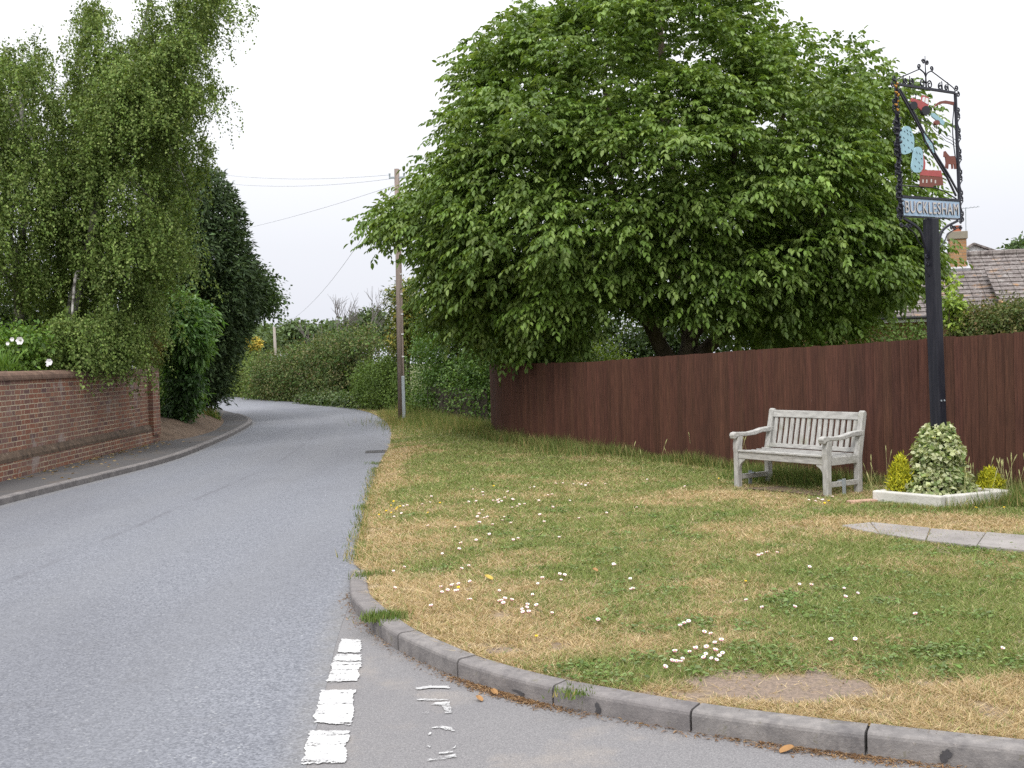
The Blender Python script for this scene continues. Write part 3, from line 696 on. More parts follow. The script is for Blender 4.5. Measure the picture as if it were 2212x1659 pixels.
X = np.concatenate([a[0] for a in lx]); Y = np.concatenate([a[1] for a in lx]); h = np.concatenate([a[2] for a in lx]); dd = np.concatenate([a[3] for a in lx]); n = len(X)
col = np.where((g.random(n) < dd)[:, None], jitter_cols([(0.36, 0.29, 0.13), (0.30, 0.26, 0.10)], n, g), jitter_cols([(0.09, 0.15, 0.03), (0.13, 0.19, 0.045), (0.17, 0.215, 0.07)], n, g))
v, l, c, col = blades(X, Y, h, np.full(n, 0.009) * g.uniform(0.6, 1.3, n), g.uniform(0.1, 0.8, n), col)
o = mesh_np('long_grass', v, l, c, BLADE, None, col); tag(o, 'longer uncut grass along the foot of the fence, planter and hedge', 'grass', None, 'stuff')

# low broad-leaved weeds and clover in the turf
g = np.random.default_rng(66)
wx = []; wy = []
while len(wx) < 230:
    q = gp(g.uniform(770, 2212), g.uniform(985, 1600), LAWNZ)
    if in_poly(q[:1], q[1:2], lawn_poly)[0] and dryness(q[:1], q[1:2])[0] < .62 and bareness(q[:1], q[1:2])[0] < .3: wx.append(q[0]); wy.append(q[1])
m_ = 34; X = np.repeat(wx, m_) + g.normal(0, .075, 230 * m_) * np.repeat(g.uniform(.4, 1.3, 230), m_); Y = np.repeat(wy, m_) + g.normal(0, .06, 230 * m_); n = len(X)
kk = in_poly(X, Y, lawn_poly); X, Y = X[kk], Y[kk]; n = len(X); a = g.uniform(0, 6.283, n)
v, l, c, k = leaf_mesh(np.stack([X, Y, lawn_z(X, Y) + g.uniform(.006, .028, n)], 1), np.stack([np.cos(a), np.sin(a), g.uniform(-.1, .5, n)], 1), norm(np.array([0, 0, 1.]) + g.normal(0, .35, (n, 3))), g.uniform(.018, .045, n), g.uniform(.012, .024, n))
o = mesh_np('clover_and_weeds', v, l, c, BLADE, None, jitter_cols([(.12, .20, .05), (.16, .235, .065), (.19, .25, .11)], n, g)); tag(o, 'low clover and broad leaved weeds scattered through the turf', 'weeds', None, 'stuff')
g = np.random.default_rng(8)

# stone slab path on the right
pth = MB()
pa = [gp(1818, 1139, LAWNZ), gp(1880, 1133, LAWNZ), gp(2010, 1146, LAWNZ), gp(2130, 1155, LAWNZ), gp(2260, 1166, LAWNZ), gp(2420, 1180, LAWNZ)]
pb = [gp(1850, 1147, LAWNZ), gp(1900, 1158, LAWNZ), gp(2000, 1172, LAWNZ), gp(2110, 1184, LAWNZ), gp(2250, 1199, LAWNZ), gp(2400, 1215, LAWNZ)]
for k in range(5):
    q = [pa[k], pa[k + 1], pb[k + 1], pb[k]]; cc = sum(q) / 4; q = [cc + (p - cc) * 0.985 for p in q]
    zt = LAWNZ + 0.022 + 0.004 * (k % 2)
    pth.add([(p[0], p[1], zt - 0.08) for p in q] + [(p[0], p[1], zt) for p in q], [(3, 2, 1, 0), (4, 5, 6, 7), (0, 1, 5, 4), (1, 2, 6, 5), (2, 3, 7, 6), (3, 0, 4, 7)])
o = pth.build('path', SLAB, None, bevel=0.008); o['kind'] = 'structure'

# white road markings and the worn remains of older ones
def ragged(q, n=46, amp=0.005, z=0.004):
    p = [np.asarray(v[:2]) for v in q]; out = []
    for k in range(len(p)):
        a, b = p[k], p[(k + 1) % len(p)]; d = b - a; L = np.linalg.norm(d); nn = np.array([-d[1], d[0]]) / max(L, 1e-6)
        w_r = 0.0
        for j in range(n):
            w_r = .75 * w_r + rnd.gauss(0, amp * .7); out.append(a + d * (j + rnd.uniform(-.3, .3)) / n + nn * (w_r if 0 < j < n - 1 else 0))
    return [(v[0], v[1], z) for v in out]
mk = MB()
for q in (((737, 1381), (781, 1383), (779, 1411), (729, 1410)), ((727, 1414), (781, 1415), (779, 1429), (720, 1430)), ((719, 1431), (781, 1431), (772, 1472), (706, 1474)), ((693, 1492), (769, 1491), (758, 1567), (677, 1562)), ((667, 1580), (757, 1579), (744, 1650), (652, 1652))):
    vs = ragged([gp(*c_) for c_ in q]); mk.add(vs, [tuple(range(len(vs)))])
mk2 = MB()
for q in (((898, 1487), (930, 1482), (970, 1483), (971, 1489), (935, 1487), (900, 1491)), ((900, 1511), (935, 1510), (970, 1511), (968, 1516), (900, 1514)), ((930, 1523), (945, 1518), (972, 1517), (976, 1541), (961, 1542), (955, 1525)), ((921, 1576), (950, 1569), (975, 1572), (983, 1580), (975, 1580), (950, 1573)),
          ((920, 1642), (950, 1637), (985, 1630), (987, 1637), (955, 1642), (925, 1645)), ((948, 1627), (980, 1623), (982, 1627), (950, 1630)), ((975, 1618), (984, 1612), (984, 1619)), ((905, 1541), (925, 1539), (922, 1543)), ((922, 1586), (932, 1583), (928, 1589)), ((922, 1613), (931, 1612), (929, 1617))):
    vs = ragged([gp(*c_) for c_ in q], 10, 0.003); mk2.add(vs, [tuple(range(len(vs)))])
for b_ in (mk, mk2):
    o = b_.build('road_marking', PAINT if b_ is mk else PAINT2); o['kind'] = 'structure'
    for p in o.data.polygons:
        if p.normal.z < 0: p.flip()
# far white give-way line of the driveway
mb = MB(); q = [gp(432, 876.5), gp(452, 881.5), gp(450, 882.6), gp(430, 877.6)]; mb.add([(p[0], p[1], 0.004) for p in q], [(0, 1, 2, 3)])
o = mb.build('road_marking', PAINT); o['kind'] = 'structure'

# left kerb and pavement
PZ = 0.085
kl = catmull(PL[:12], 10); mb = MB(); rings = []
for i in range(len(kl)):
    d = kl[min(i + 1, len(kl) - 1)] - kl[max(i - 1, 0)]; d = d / np.linalg.norm(d); nn = np.array([-d[1], d[0]])
    hh = PZ if kl[i][1] < 37 else max(0.02, PZ - (kl[i][1] - 37) * 0.03)
    rings.append([(kl[i][0] + nn[0] * a, kl[i][1] + nn[1] * a, z) for a, z in ((0.0, -0.05), (0.003, hh - 0.012), (0.015, hh), (0.12, hh + 0.004), (0.125, -0.05))])
vs = [v for rg in rings for v in rg]; fs = []
for i in range(len(rings) - 1):
    for j in range(5): fs.append((i * 5 + j, i * 5 + (j + 1) % 5, (i + 1) * 5 + (j + 1) % 5, (i + 1) * 5 + j))
mb.add(vs, fs); o = mb.build('kerb', KERB); o['kind'] = 'structure'
WB = [(-7.65, -6.0), (-7.45, 6.0), tuple(gp(0, 1040, PZ)[:2]), tuple(gp(342, 953, PZ)[:2])]      # wall front foot line
W0, W1 = np.array(WB[2]), np.array(WB[3])
bank_edge = [gp(344, 953, PZ)[:2], gp(375, 950, PZ)[:2], gp(410, 945, PZ)[:2], gp(445, 936, PZ)[:2], gp(469, 926, PZ)[:2], gp(483, 908, PZ)[:2], gp(462, 894, PZ)[:2], gp(440, 887, PZ)[:2]]
inner = []
for i in range(len(kl)):
    d = kl[min(i + 1, len(kl) - 1)] - kl[max(i - 1, 0)]; d = d / np.linalg.norm(d); inner.append(kl[i] + np.array([-d[1], d[0]]) * 0.122)
pav = [tuple(p) for p in inner] + [(-16, 50)] + [tuple(p) for p in bank_edge[::-1]] + [tuple(W1 + np.array([0.02, 0])), tuple(W0 + np.array([-.02, 0])), (-7.47, 6.0), (-7.7, -6.0), (-7.9, -12)]
vo, eo, fo, *_ = delaunay_2d_cdt([Vector(p) for p in pav], [], [list(range(len(pav)))], 1, 1e-5)
struct('pavement', [(v.x, v.y, PZ) for v in vo], [tuple(f) for f in fo], PAVE)
# earth bank behind the pavement
be = catmull([W1 + np.array([-.15, -.05])] + bank_edge, 5); rows = []
for k, off in enumerate((-0.1, 0.0, 0.35, 0.9, 1.8, 4.0, 9.0)):
    z_ = (PZ - 0.06, PZ + 0.005, 0.24, 0.42, 0.52, 0.58, 0.6)[k]; rw = []
    for i, p in enumerate(be):
        d = be[min(i + 1, len(be) - 1)] - be[max(i - 1, 0)]; d /= np.linalg.norm(d); nn = np.array([-0.9, 0.35]) if i < 22 else np.array([-1.0, 0.0])
        q = p + nn * off; rw.append((q[0], q[1], z_ + rnd.uniform(-.02, .02) * (k > 1)))
    rows.append(rw)
nb_ = len(be); fs = [(k * nb_ + i, k * nb_ + i + 1, (k + 1) * nb_ + i + 1, (k + 1) * nb_ + i) for k in range(6) for i in range(nb_ - 1)]
o = struct('earth_bank', [v for rw in rows for v in rw], fs, LITTER)

# grass patch on the bank end
n = 5000; t_ = g.random(n); s_ = g.random(n)
A, B = gp(425, 893, PZ + .1), gp(478, 908, PZ + .05)
X = A[0] + (B[0] - A[0]) * t_ - s_ * 1.3; Y = A[1] + (B[1] - A[1]) * t_ + s_ * 0.2
col = np.where((g.random(n) < 0.3)[:, None], jitter_cols([(0.42, 0.33, 0.12)], n, g), jitter_cols([(0.10, 0.17, 0.03), (0.15, 0.22, 0.05)], n, g))
v, l, c, col = blades(X, Y, g.uniform(0.2, 0.42, n) * (1 - 0.5 * s_), np.full(n, 0.02), g.uniform(0.1, 0.6, n), col, np.full(n, 0.12) + s_ * 0.25)
o = mesh_np('bank_grass', v, l, c, BLADE, None, col); tag(o, 'tuft of tall grass on the corner of the bank at the bend', 'grass', None, 'stuff')

# ------------------------------------------------------------------ brick wall on the left
def wall_run(root, a, b, zoff, first):
    pass
dW = W1 - W0; LW = np.linalg.norm(dW); aW = math.atan2(dW[1], dW[0])
EXT = 9.0
wall = thing('brick_wall', 'old red brick garden wall with rounded coping under the birches', 'wall', (W0[0], W0[1], PZ - 0.02), aW)
# local x along wall (towards the bend), local +y = behind the wall (left of travel)
mb = MB()
mb.box(((LW - EXT) / 2 - 0.25, 0.03 + 0.115, 0.83), (LW + EXT - 0.5, 0.23, 1.34)); o = mb.build('brick_face', BRICK, wall)
mb = MB()                                                # plinth steps out towards the pavement
mb.box(((LW - EXT) / 2, 0.115, 0.10), (LW + EXT, 0.29, 0.40)); o = mb.build('plinth', BRICK, wall)
mb = MB(); x0, x1 = -EXT, LW
pr = [(-0.034, 0.27), (-0.032, 0.32), (0.026, 0.41), (0.028, 0.27)]
mb.prism(pr, lambda u, v, w: (w, u, v), x0, x1 - 0.02); mb.build('plinth_ledge', PLINTHTOP, wall)
mb = MB(); pr = [(0.145 + 0.15 * math.cos(a), 1.49 + 0.105 * math.sin(a)) for a in np.linspace(0, math.pi, 9)] + [(-0.005, 1.46), (0.295, 1.46)]
mb.prism(pr, lambda u, v, w: (w, u, v), x0, x1 - 0.52); mb.build('coping', COPING, wall)
mb = MB(); mb.box((LW - 0.25, 0.125, 0.85), (0.5, 0.37, 1.34))
mb.build('pier', BRICK, wall)
mb = MB(); pr = [(0.125 + 0.19 * math.cos(a), 1.515 + 0.12 * math.sin(a)) for a in np.linspace(0, math.pi, 9)]
mb.prism(pr, lambda u, v, w: (w, u, v), LW - 0.51, LW + 0.005); mb.build('pier_cap', COPING, wall)
mb = MB(); pr = [(0.0, -0.3), (0.42, -0.3), (0.40, 0.5), (0.27, 0.62), (0.25, 1.50), (0.0, 1.54)]
mb.prism(pr, lambda u, v, w: (LW + 0.004 + u * 0.55, 0.15 + w, v), -0.11, 0.14); mb.build('buttress', BRICK, wall)
# ivy and rubbish: leaves fallen by the wall
g = np.random.default_rng(15)
n = 260; t_ = g.random(n); X = W0[0] + dW[0] * t_ + g.exponential(0.22, n); Y = W0[1] + dW[1] * t_ + g.normal(0, .1, n)
ang = g.uniform(0, 6.28, n); ax = np.stack([np.cos(ang), np.sin(ang), g.uniform(-.1, .1, n)], 1); nr = np.stack([g.normal(0, .3, n), g.normal(0, .3, n), np.ones(n)], 1)
v, l, c, k = leaf_mesh(np.stack([X, Y, np.full(n, PZ + 0.008)], 1), ax, nr, g.uniform(.04, .09, n), g.uniform(.02, .05, n))
o = mesh_np('dead_leaves', v, l, c, LEAF_DULL, None, jitter_cols([(0.36, 0.25, 0.13), (0.25, 0.16, 0.08), (0.45, 0.36, 0.2)], n, g)); tag(o, 'scattered dead leaves on the pavement below the brick wall', 'dead leaves', None, 'stuff')
# needles in the gutter of the right kerb and grit
n = 2600; s_ = np.concatenate([g.normal(karc(9), 0.22, n // 2), g.normal(karc(14) - .1, .25, n // 4), g.uniform(0.8, kd[-1] - 1, n - n // 2 - n // 4)]); s_ = np.clip(s_, 0.5, kd[-1] - .1)
P = np.array([kpos(q)[0] - kpos(q)[1] * abs(g.normal(0, 0.035)) for q in s_]); ang = g.uniform(0, 6.28, n)
ax = np.stack([np.cos(ang), np.sin(ang), g.uniform(-.1, .4, n)], 1)
v, l, c, k = leaf_mesh(np.column_stack([P, np.full(n, 0.002)]), ax, np.tile([0, 0, 1.0], (n, 1)), g.uniform(.015, .045, n), g.uniform(.003, .007, n))
o = mesh_np('gutter_litter', v, l, c, LEAF_DULL, None, jitter_cols([(0.25, 0.14, 0.07), (0.36, 0.24, 0.13), (0.14, 0.08, 0.045)], n, g)); tag(o, 'brown dead needles and straw in the gutter along the kerb', 'plant litter', None, 'stuff')

# drain grates
def grate(p, rz, w, d, label):
    root = thing('drain_grate', label, 'drain', (p[0], p[1], 0.003), rz, 'drain grates at the road edge')
    mb = MB()
    for sx in (-1, 1): mb.box((sx * (w / 2 - .02), 0, 0), (.04, d, .012))
    for sy in (-1, 1): mb.box((0, sy * (d / 2 - .02), 0), (w - .08, .04, .012))
    mb.build('frame', CAST, root)
    mb = MB()
    for k in range(7): mb.box((-w / 2 + .07 + k * (w - .14) / 6, 0, -.001), (.026, d - .08, .008))
    mb.build('bars', CAST, root)
    mb = MB(); mb.box((0, 0, -0.0035), (w - .08, d - .08, .003)); mb.build('well_shade', TYRE, root)  # thin near-black sheet below the bars, painting the dark of the hollow
grate(gp(813, 976), 0.1, 0.40, 0.5, 'dark iron drain grate at the grassy right edge of the road')
grate(gp(398, 966), 0.0, 0.45, 0.5, 'dark iron drain grate beside the left kerb')

# ------------------------------------------------------------------ close-board fence
fen = thing('board_fence', 'dark brown stained close boarded fence curving behind the bench', 'fence', tuple(FBW[0]))
fc = catmull([np.array([p[0], p[1], tz]) for p, tz in zip(FBW, FTOP)], 12)
dl = np.concatenate([[0], np.cumsum(np.linalg.norm(np.diff(fc[:, :2], axis=0), axis=1))])
mb = MB(); s = 0.0; oz = FBW[0]
def fpos(s_): return np.array([np.interp(s_, dl, fc[:, k]) for k in range(3)])
while s < dl[-1] - 0.1:
    w = 0.105 * rnd.uniform(0.97, 1.03); a, b = fpos(s), fpos(s + w + 0.008); d = (b - a)[:2]; d /= np.linalg.norm(d); nn = np.array([-d[1], d[0]])   # behind
    tone = rnd.choice([0.94, 1.0, 1.0, 1.05, 0.88, 1.12]) * rnd.uniform(0.92, 1.08)
    mb.cur = (0.070 * tone, 0.0305 * tone * rnd.uniform(.95, 1.06), 0.0205 * tone)
    zt = a[2] + rnd.uniform(-0.007, 0.007); z0 = -0.05
    # feather edge: thick edge in front of the next board's thin edge
    o0, o1 = -0.020, 0.007
    f0 = a[:2] + nn * o0; f1 = b[:2] + nn * o1; b0 = a[:2] + nn * 0.004; b1 = b[:2] + nn * 0.010
    q = [f0, f1, b1, b0]
    mb.add([(p[0] - oz[0], p[1] - oz[1], z0 - oz[2]) for p in q] + [(p[0] - oz[0], p[1] - oz[1], zt - oz[2]) for p in q],
           [(3, 2, 1, 0), (4, 5, 6, 7), (0, 1, 5, 4), (1, 2, 6, 5), (2, 3, 7, 6), (3, 0, 4, 7)])
    s += w
mb.build('boards', FENCE, fen)
for zo in (0.3, 0.85, 1.35):
    mb = MB(); mb.cur = (0.05, 0.022, 0.017)
    for k in range(0, len(fc) - 6, 6):
        a, b = fc[k], fc[k + 6]; d = (b - a)[:2]; d /= np.linalg.norm(d); nn = np.array([-d[1], d[0]]) * 0.05
        mb.beam((a[0] + nn[0] - oz[0], a[1] + nn[1] - oz[1], zo - oz[2] + .1), (b[0] + nn[0] - oz[0], b[1] + nn[1] - oz[1], zo - oz[2] + .1), 0.07, 0.07)
    mb.build('rail', FENCE, fen)
s = 0.1
while s < dl[-1]:
    a = fpos(s); d = (fpos(s + .05) - a)[:2]; d /= np.linalg.norm(d); nn = np.array([-d[1], d[0]]) * 0.14
    mb = MB(); mb.cur = (0.05, 0.022, 0.017); mb.box((a[0] + nn[0] - oz[0], a[1] + nn[1] - oz[1], (a[2] - .1) / 2 - oz[2]), (.1, .1, a[2] + 0.1)); mb.build('post', FENCE, fen); s += 2.4

# old picket fence in the shade of the hedge
pf = thing('picket_fence', 'old dark paling fence half buried in the hedge left of the brown fence', 'fence', tuple(gp(930, 903, 0.05)))
P0, P1 = gp(925, 903, .05), gp(1050, 915, .05); mb = MB(); o0 = gp(930, 903, 0.05)
for k in range(26):
    p = P0 + (P1 - P0) * k / 25 + np.array([0, 0.35, 0]) - o0; mb.box((p[0], p[1], 0.42), (0.075, 0.02, 0.9 + rnd.uniform(-.03, .03)))
mb.build('palings', PICKET, pf)
for z_ in (0.2, 0.65): mb = MB(); a, b = P0 - o0 + np.array([0, .38, z_]), P1 - o0 + np.array([0, .38, z_]); mb.beam(tuple(a), tuple(b), .03, .07); mb.build('rail', PICKET, pf)

# ------------------------------------------------------------------ bench
bq = {k: lgp(*p) for k, p in dict(FLt=(1590, 1053), FRt=(1789, 1072), RRt=(1862, 1064), RLt=(1657, 1041)).items()}
bc = sum(bq.values()) / 4
bd = (bq['FRt'] - bq['FLt'] + bq['RRt'] - bq['RLt']); brz = math.atan2(bd[1], bd[0])
bench = thing('garden_bench', 'weathered grey wooden bench with slatted back and curved arms by the fence', 'bench', (bc[0], bc[1], lz(bc[0], bc[1]) - 0.01), brz)
BW, BD = 1.37, 0.58                                        # local +x to the right seen from the front, front is -y
hx, fy, ry = BW / 2, -BD / 2, BD / 2
LEGW = 0.068
def yz_prism(mb, poly, xc, w):
    mb.prism(poly, lambda u, v, ww: (xc + ww, u, v), -w / 2, w / 2)
for sx in (-1, 1):
    mb = MB(); x = sx * (hx - LEGW / 2)
    yz_prism(mb, [(fy, 0), (fy + LEGW, 0), (fy + LEGW, .36), (fy + LEGW + .006, .42), (fy + LEGW + .012, .50), (fy + LEGW + .030, .60), (fy + .018, .60), (fy - .006, .52), (fy - .008, .46), (fy, .40)], x, LEGW)
    mb.build('leg', TEAKV, bench, bevel=.006)
    mb = MB()
    yz_prism(mb, [(ry - LEGW, 0), (ry, 0), (ry + .005, .40), (ry + .095, .86), (ry + .085, .89), (ry + .06, .90), (ry + .035, .885), (ry + .03, .86), (ry - LEGW + .002, .42)], x, LEGW)
    mb.build('leg', TEAKV, bench, bevel=.008)
    mb = MB(); up_ = [(fy - .055, .595), (fy - .062, .615), (fy - .05, .642), (fy - .01, .652), (fy + .06, .645), (fy + .2, .640), (fy + .33, .655), (fy + .42, .675), (ry + .045, .69)]
    lo_ = [(ry + .035, .625), (fy + .42, .625), (fy + .3, .60), (fy + .15, .595), (fy + .06, .600), (fy + .0, .592), (fy - .03, .570), (fy - .05, .572)]
    yz_prism(mb, up_ + lo_, x, .075); mb.build('armrest', TEAK, bench, bevel=.010)
    mb = MB(); mb.box((x, 0.0, .375), (.04, BD - 2 * LEGW + .004, .085)); mb.build('side_rail', TEAK, bench, bevel=.004)
    mb = MB(); mb.box((x, 0.0, .125), (.045, BD - 2 * LEGW + .004, .055)); mb.build('stretcher', TEAK, bench, bevel=.004)
    mb = MB(); mb.box((x + sx * .032, -.02, .08), (.012, .045, .20)); mb.box((x, -.02, .158), (.075, .045, .008)); mb.build('ground_anchor', GALV, bench)
    mb = MB(); xs = sx * (hx - LEGW); br_ = [(0, .345), (-sx * .10, .345), (-sx * .09, .325), (-sx * .045, .30), (-sx * .02, .27), (0, .20)]
    mb.prism(br_, lambda u, v, w: (xs + u, fy + .035 + w, v), -.018, .018); mb.build('bracket', TEAKV, bench)
mb = MB(); mb.box((0, fy + .036, .382), (BW - 2 * LEGW + .002, .05, .08)); mb.build('front_rail', TEAK, bench, bevel=.006)
mb = MB(); mb.box((0, ry - .035, .375), (BW - 2 * LEGW + .002, .045, .08)); mb.build('rear_rail', TEAK, bench, bevel=.005)
mb = MB()
for k in range(6):
    y_ = fy + .030 + k * .088; z_ = .436 - .020 * math.sin(math.pi * (k + .3) / 6) ; mb.box((0, y_, z_), (BW - (2 * LEGW + .01 if k == 0 else .07), .070, .022), Matrix.Rotation(R(-3 + k * -1.0), 3, 'X'))
mb.build('seat', TEAK, bench, bevel=.004)
tilt = math.atan2(.093, .46)
def back(zl): return ry - .032 + (zl - .40) * math.tan(tilt)
mb = MB(); mb.box((0, back(.835), .835), (BW - 2 * LEGW + .004, .042, .085), Matrix.Rotation(-tilt, 3, 'X')); mb.build('top_rail', TEAK, bench, bevel=.006)
mb = MB(); mb.box((0, back(.465), .465), (BW - 2 * LEGW + .004, .038, .05), Matrix.Rotation(-tilt, 3, 'X')); mb.build('bottom_rail', TEAK, bench, bevel=.005)
mb = MB()
for k in range(15):
    x = -hx + LEGW + .045 + k * (BW - 2 * LEGW - .09) / 14; mb.beam((x, back(.47), .47), (x, back(.81), .81), .050, .018, up=(0, 1, 0))
mb.build('backrest', TEAKV, bench, bevel=.003)
# bare ground sheet under the bench: paving piece
mb = MB(); a = lgp(1600, 1062); mb.add([(p[0], p[1], LAWNZ + .016) for p in (lgp(1605, 1058), lgp(1700, 1066), lgp(1782, 1076), lgp(1775, 1064), lgp(1690, 1053))], [(0, 1, 2, 3, 4)])
o = mb.build('soil_patch', SOIL); o['kind'] = 'structure'

# ------------------------------------------------------------------ stone planter round the sign post
cL, cF, cR = lgp(1884, 1084), lgp(2033, 1099), lgp(2186, 1082); cB = cL + cR - cF + np.array([0.02, 0.16, 0])
pc = (cL + cR) / 2 + np.array([0, 0.08, 0]); pz = lz(pc[0], pc[1])
planter = thing('stone_planter', 'low diamond shaped planter of white stone kerbs round the sign post', 'planter', (pc[0], pc[1], pz))
cor = [cL - pc, cF - pc, cR - pc, cB - pc]
for k in range(4):
    a, b = cor[k][:2], cor[(k + 1) % 4][:2]; d = b - a; L_ = np.linalg.norm(d); d /= L_; ins = np.array([-d[1], d[0]])
    if ins @ (-(a + b)) < 0: ins = -ins
    gap_ = 0.004; a2 = a + d * (0.0 if k % 2 == 0 else .095); b2 = b - d * (gap_ if k % 2 == 0 else .095 + gap_)
    q = [a2, b2, b2 + ins * .09, a2 + ins * .09]; mb = MB()
    mb.add([(p[0], p[1], -.06) for p in q] + [(p[0], p[1], .115) for p in q], [(3, 2, 1, 0), (4, 5, 6, 7), (0, 1, 5, 4), (1, 2, 6, 5), (2, 3, 7, 6), (3, 0, 4, 7)])
    mb.build('edging_stone', CONCRETE, planter, bevel=.016, seg=3)
mb = MB(); q = [c_[:2] * 0.88 for c_ in cor]; mb.add([(p[0], p[1], .045) for p in q] + [(0, 0, .07)], [(0, 1, 4), (1, 2, 4), (2, 3, 4), (3, 0, 4)]); mb.build('soil', SOIL, planter)
# two broken red bricks / mortar by the planter
mb = MB(); p = lgp(1862, 1086); mb.box((p[0], p[1], LAWNZ + .012), (.30, .11, .03), Matrix.Rotation(.3, 3, 'Z'))
tag(mb.build('paver', plain('pinkish_paver', (.42, .27, .20), .85, .2, 9), bevel=.006), 'pinkish brick paver in the grass beside the planter corner', 'paver')

# ------------------------------------------------------------------ village sign
SP = pc + np.array([(2031 - 2033) / FL * pc[1] + .05, 0.02, 0]); SY = SP[1]; TILT = R(-1.2)
# sign plane measured from the photograph's enlargement: left is nearer
def zd(x, y): return 1843.2 + x * .2691, 100.8 + y * .2691
DEPL, DEPR = SY - 0.27, SY + 0.27
LBp, RBp = at(*zd(385, 1355), DEPL), at(*zd(860, 1385), DEPR); LTp, RTp = at(*zd(315, 292), DEPL), at(*zd(800, 377), DEPR)
SW = float(np.hypot(*(RBp - LBp)[:2])); srz = math.atan2((RBp - LBp)[1], (RBp - LBp)[0]); SZ0 = (LBp[2] + RBp[2]) / 2; SH = (LTp[2] + RTp[2]) / 2 - SZ0
sc_ = (LBp + RBp) / 2
sign = thing('village_sign', 'wrought iron village sign with painted cut out pictures on a tall black post', 'sign', (SP[0], SP[1], pz), srz)
sign.rotation_euler = (Matrix.Rotation(TILT, 3, 'Y') @ Matrix.Rotation(srz, 3, 'Z')).to_euler()
ux = np.array([math.cos(srz), math.sin(srz)])
X0 = float((LBp[:2] - SP[:2] - np.array([3.0 * math.tan(TILT), 0])) @ ux); Z0 = SZ0 - pz
def uv(x, y):
    v = 0.5; u = 0.5
    for _ in range(6):
        u = (x - (385 - 70 * v)) / (475 + 10 * v); yb = 1355 + 30 * u; yt = 292 + 85 * u; v = (yb - y) / (yb - yt)
    return X0 + u * SW, Z0 + v * SH
def sgn(x, y, w=0.0): a, b = uv(x, y); return (a, w, b)
def cut(mb, pts, th=.012, off=0.0):
    mb.prism([uv(*p) for p in pts], lambda u, v, w: (u, w, v), off - th / 2, off + th / 2)
def smooth_poly(pts, n=4): return [tuple(q) for q in catmull(list(pts) + [pts[0]], n)[:-1]]
def spiral(c, r0, turns, a0, sgn_=1, n=18, shrink=.25):
    out = []
    for k in range(n + 1):
        t_ = k / n; r_ = r0 * (1 - t_ * (1 - shrink)); a = a0 + sgn_ * turns * 2 * math.pi * t_
        out.append((c[0] + r_ * math.cos(a), 0, c[1] + r_ * math.sin(a)))
    return out
# post: square, chamfered top
mb = MB(); PWD = 0.118
ptop = Z0 - 0.012
mb.box((0, 0, ptop * .5 - .1), (PWD, PWD, ptop + .2), None, .96); mb.build('post', POSTBLACK, sign, bevel=.008)
for dx in (-.025, .025):
    mb = MB(); a = Vector((dx, -PWD / 2 * .985, 1.02)); mb.tube([a, a + Vector((0, -.008, 0))], .009, 8); mb.build('bolt', GALV, sign)
# frame
fr = MB(); T = .024
xl, xr, zb, zt = X0, X0 + SW, Z0, Z0 + SH; zbt = Z0 + SH * .138
fr.box((xl, 0, (zb + zt) / 2), (T, T, zt - zb)); fr.box((xr, 0, (zb + zt) / 2), (T, T, zt - zb))
fr.box(((xl + xr) / 2, 0, zt), (xr - xl - T, T, T)); fr.box(((xl + xr) / 2, 0, zbt + .012), (xr - xl - T, T * 1.3, T)); fr.box(((xl + xr) / 2, 0, zb - .004), (xr - xl - T, T * .8, .012))
fr.build('frame', IRON, sign)
# ornaments on the top edge
sw = MB(); rr = .0075; xm = (xl + xr) / 2
def sc_tube(pts, r=rr): sw.tube(pts, r, 6)
sc_tube([(xm, 0, zt), (xm, 0, zt + .33)], [.010, .004])
for s_ in (-1, 1):
    sc_tube([(xm, 0, zt + .05)] + spiral((xm + s_ * .055, zt + .045), .042, 1.1, math.pi / 2, -s_))
    cv = catmull([(xm, 0, zt + .12), (xm + s_ * .03, 0, zt + .16), (xm + s_ * .10, 0, zt + .19)], 5)
    sc_tube([tuple(p) for p in cv]); sc_tube(spiral((xm + s_ * .10, zt + .215), .026, 1.2, -math.pi / 2, s_))
    sc_tube(spiral((xm + s_ * .030, zt + .27), .026, 1.2, math.pi, s_))
    cv = catmull([(xm + s_ * .10, 0, zt + .185), (xm + s_ * .25, 0, zt + .13), (xm + s_ * (SW / 2 - .03), 0, zt + .05), (xm + s_ * SW / 2, 0, zt + .01)], 6); sc_tube([tuple(p) for p in cv], .006)
    for dx, r_ in ((.235, .038), (.335, .028)):
        sc_tube(spiral((xm + s_ * dx, zt + .042), r_, 1.3, math.pi / 2, s_)); sc_tube([(xm + s_ * (dx + .035), 0, zt + .015), (xm + s_ * (dx + .025), 0, zt + .10)], .006)
    sc_tube(spiral((xm + s_ * (SW / 2 + .02), zt + .055), .028, 1.2, -math.pi / 2, s_)); sc_tube(spiral((xm + s_ * (SW / 2 + .045), zt - .01), .028, 1.2, math.pi / 2, -s_))
# scroll pairs along the two sides
for s_ in (-1, 1):
    xs = xl if s_ < 0 else xr
    npair = 6
    for k in range(npair):
        zc = zt - .20 - k * (SH - .16) / (npair - .7)
        sc_tube(spiral((xs + s_ * .036, zc + .030), .026, 1.25, -math.pi / 2, s_)); sc_tube(spiral((xs + s_ * .036, zc - .030), .026, 1.25, math.pi / 2, -s_))
        if k < npair - 1:
            z2 = zt - .20 - (k + 1) * (SH - .16) / (npair - .7); zm_ = (zc + z2) / 2
            sc_tube([tuple(p) for p in catmull([(xs + s_ * .05, 0, zc - .05), (xs + s_ * .062, 0, (zc + zm_) / 2), (xs + s_ * .020, 0, zm_), (xs + s_ * .055, 0, (z2 + zm_) / 2 - .02), (xs + s_ * .058, 0, z2 + .055)], 5)], .006)
sw.build('scrollwork', IRON, sign, smooth=True)
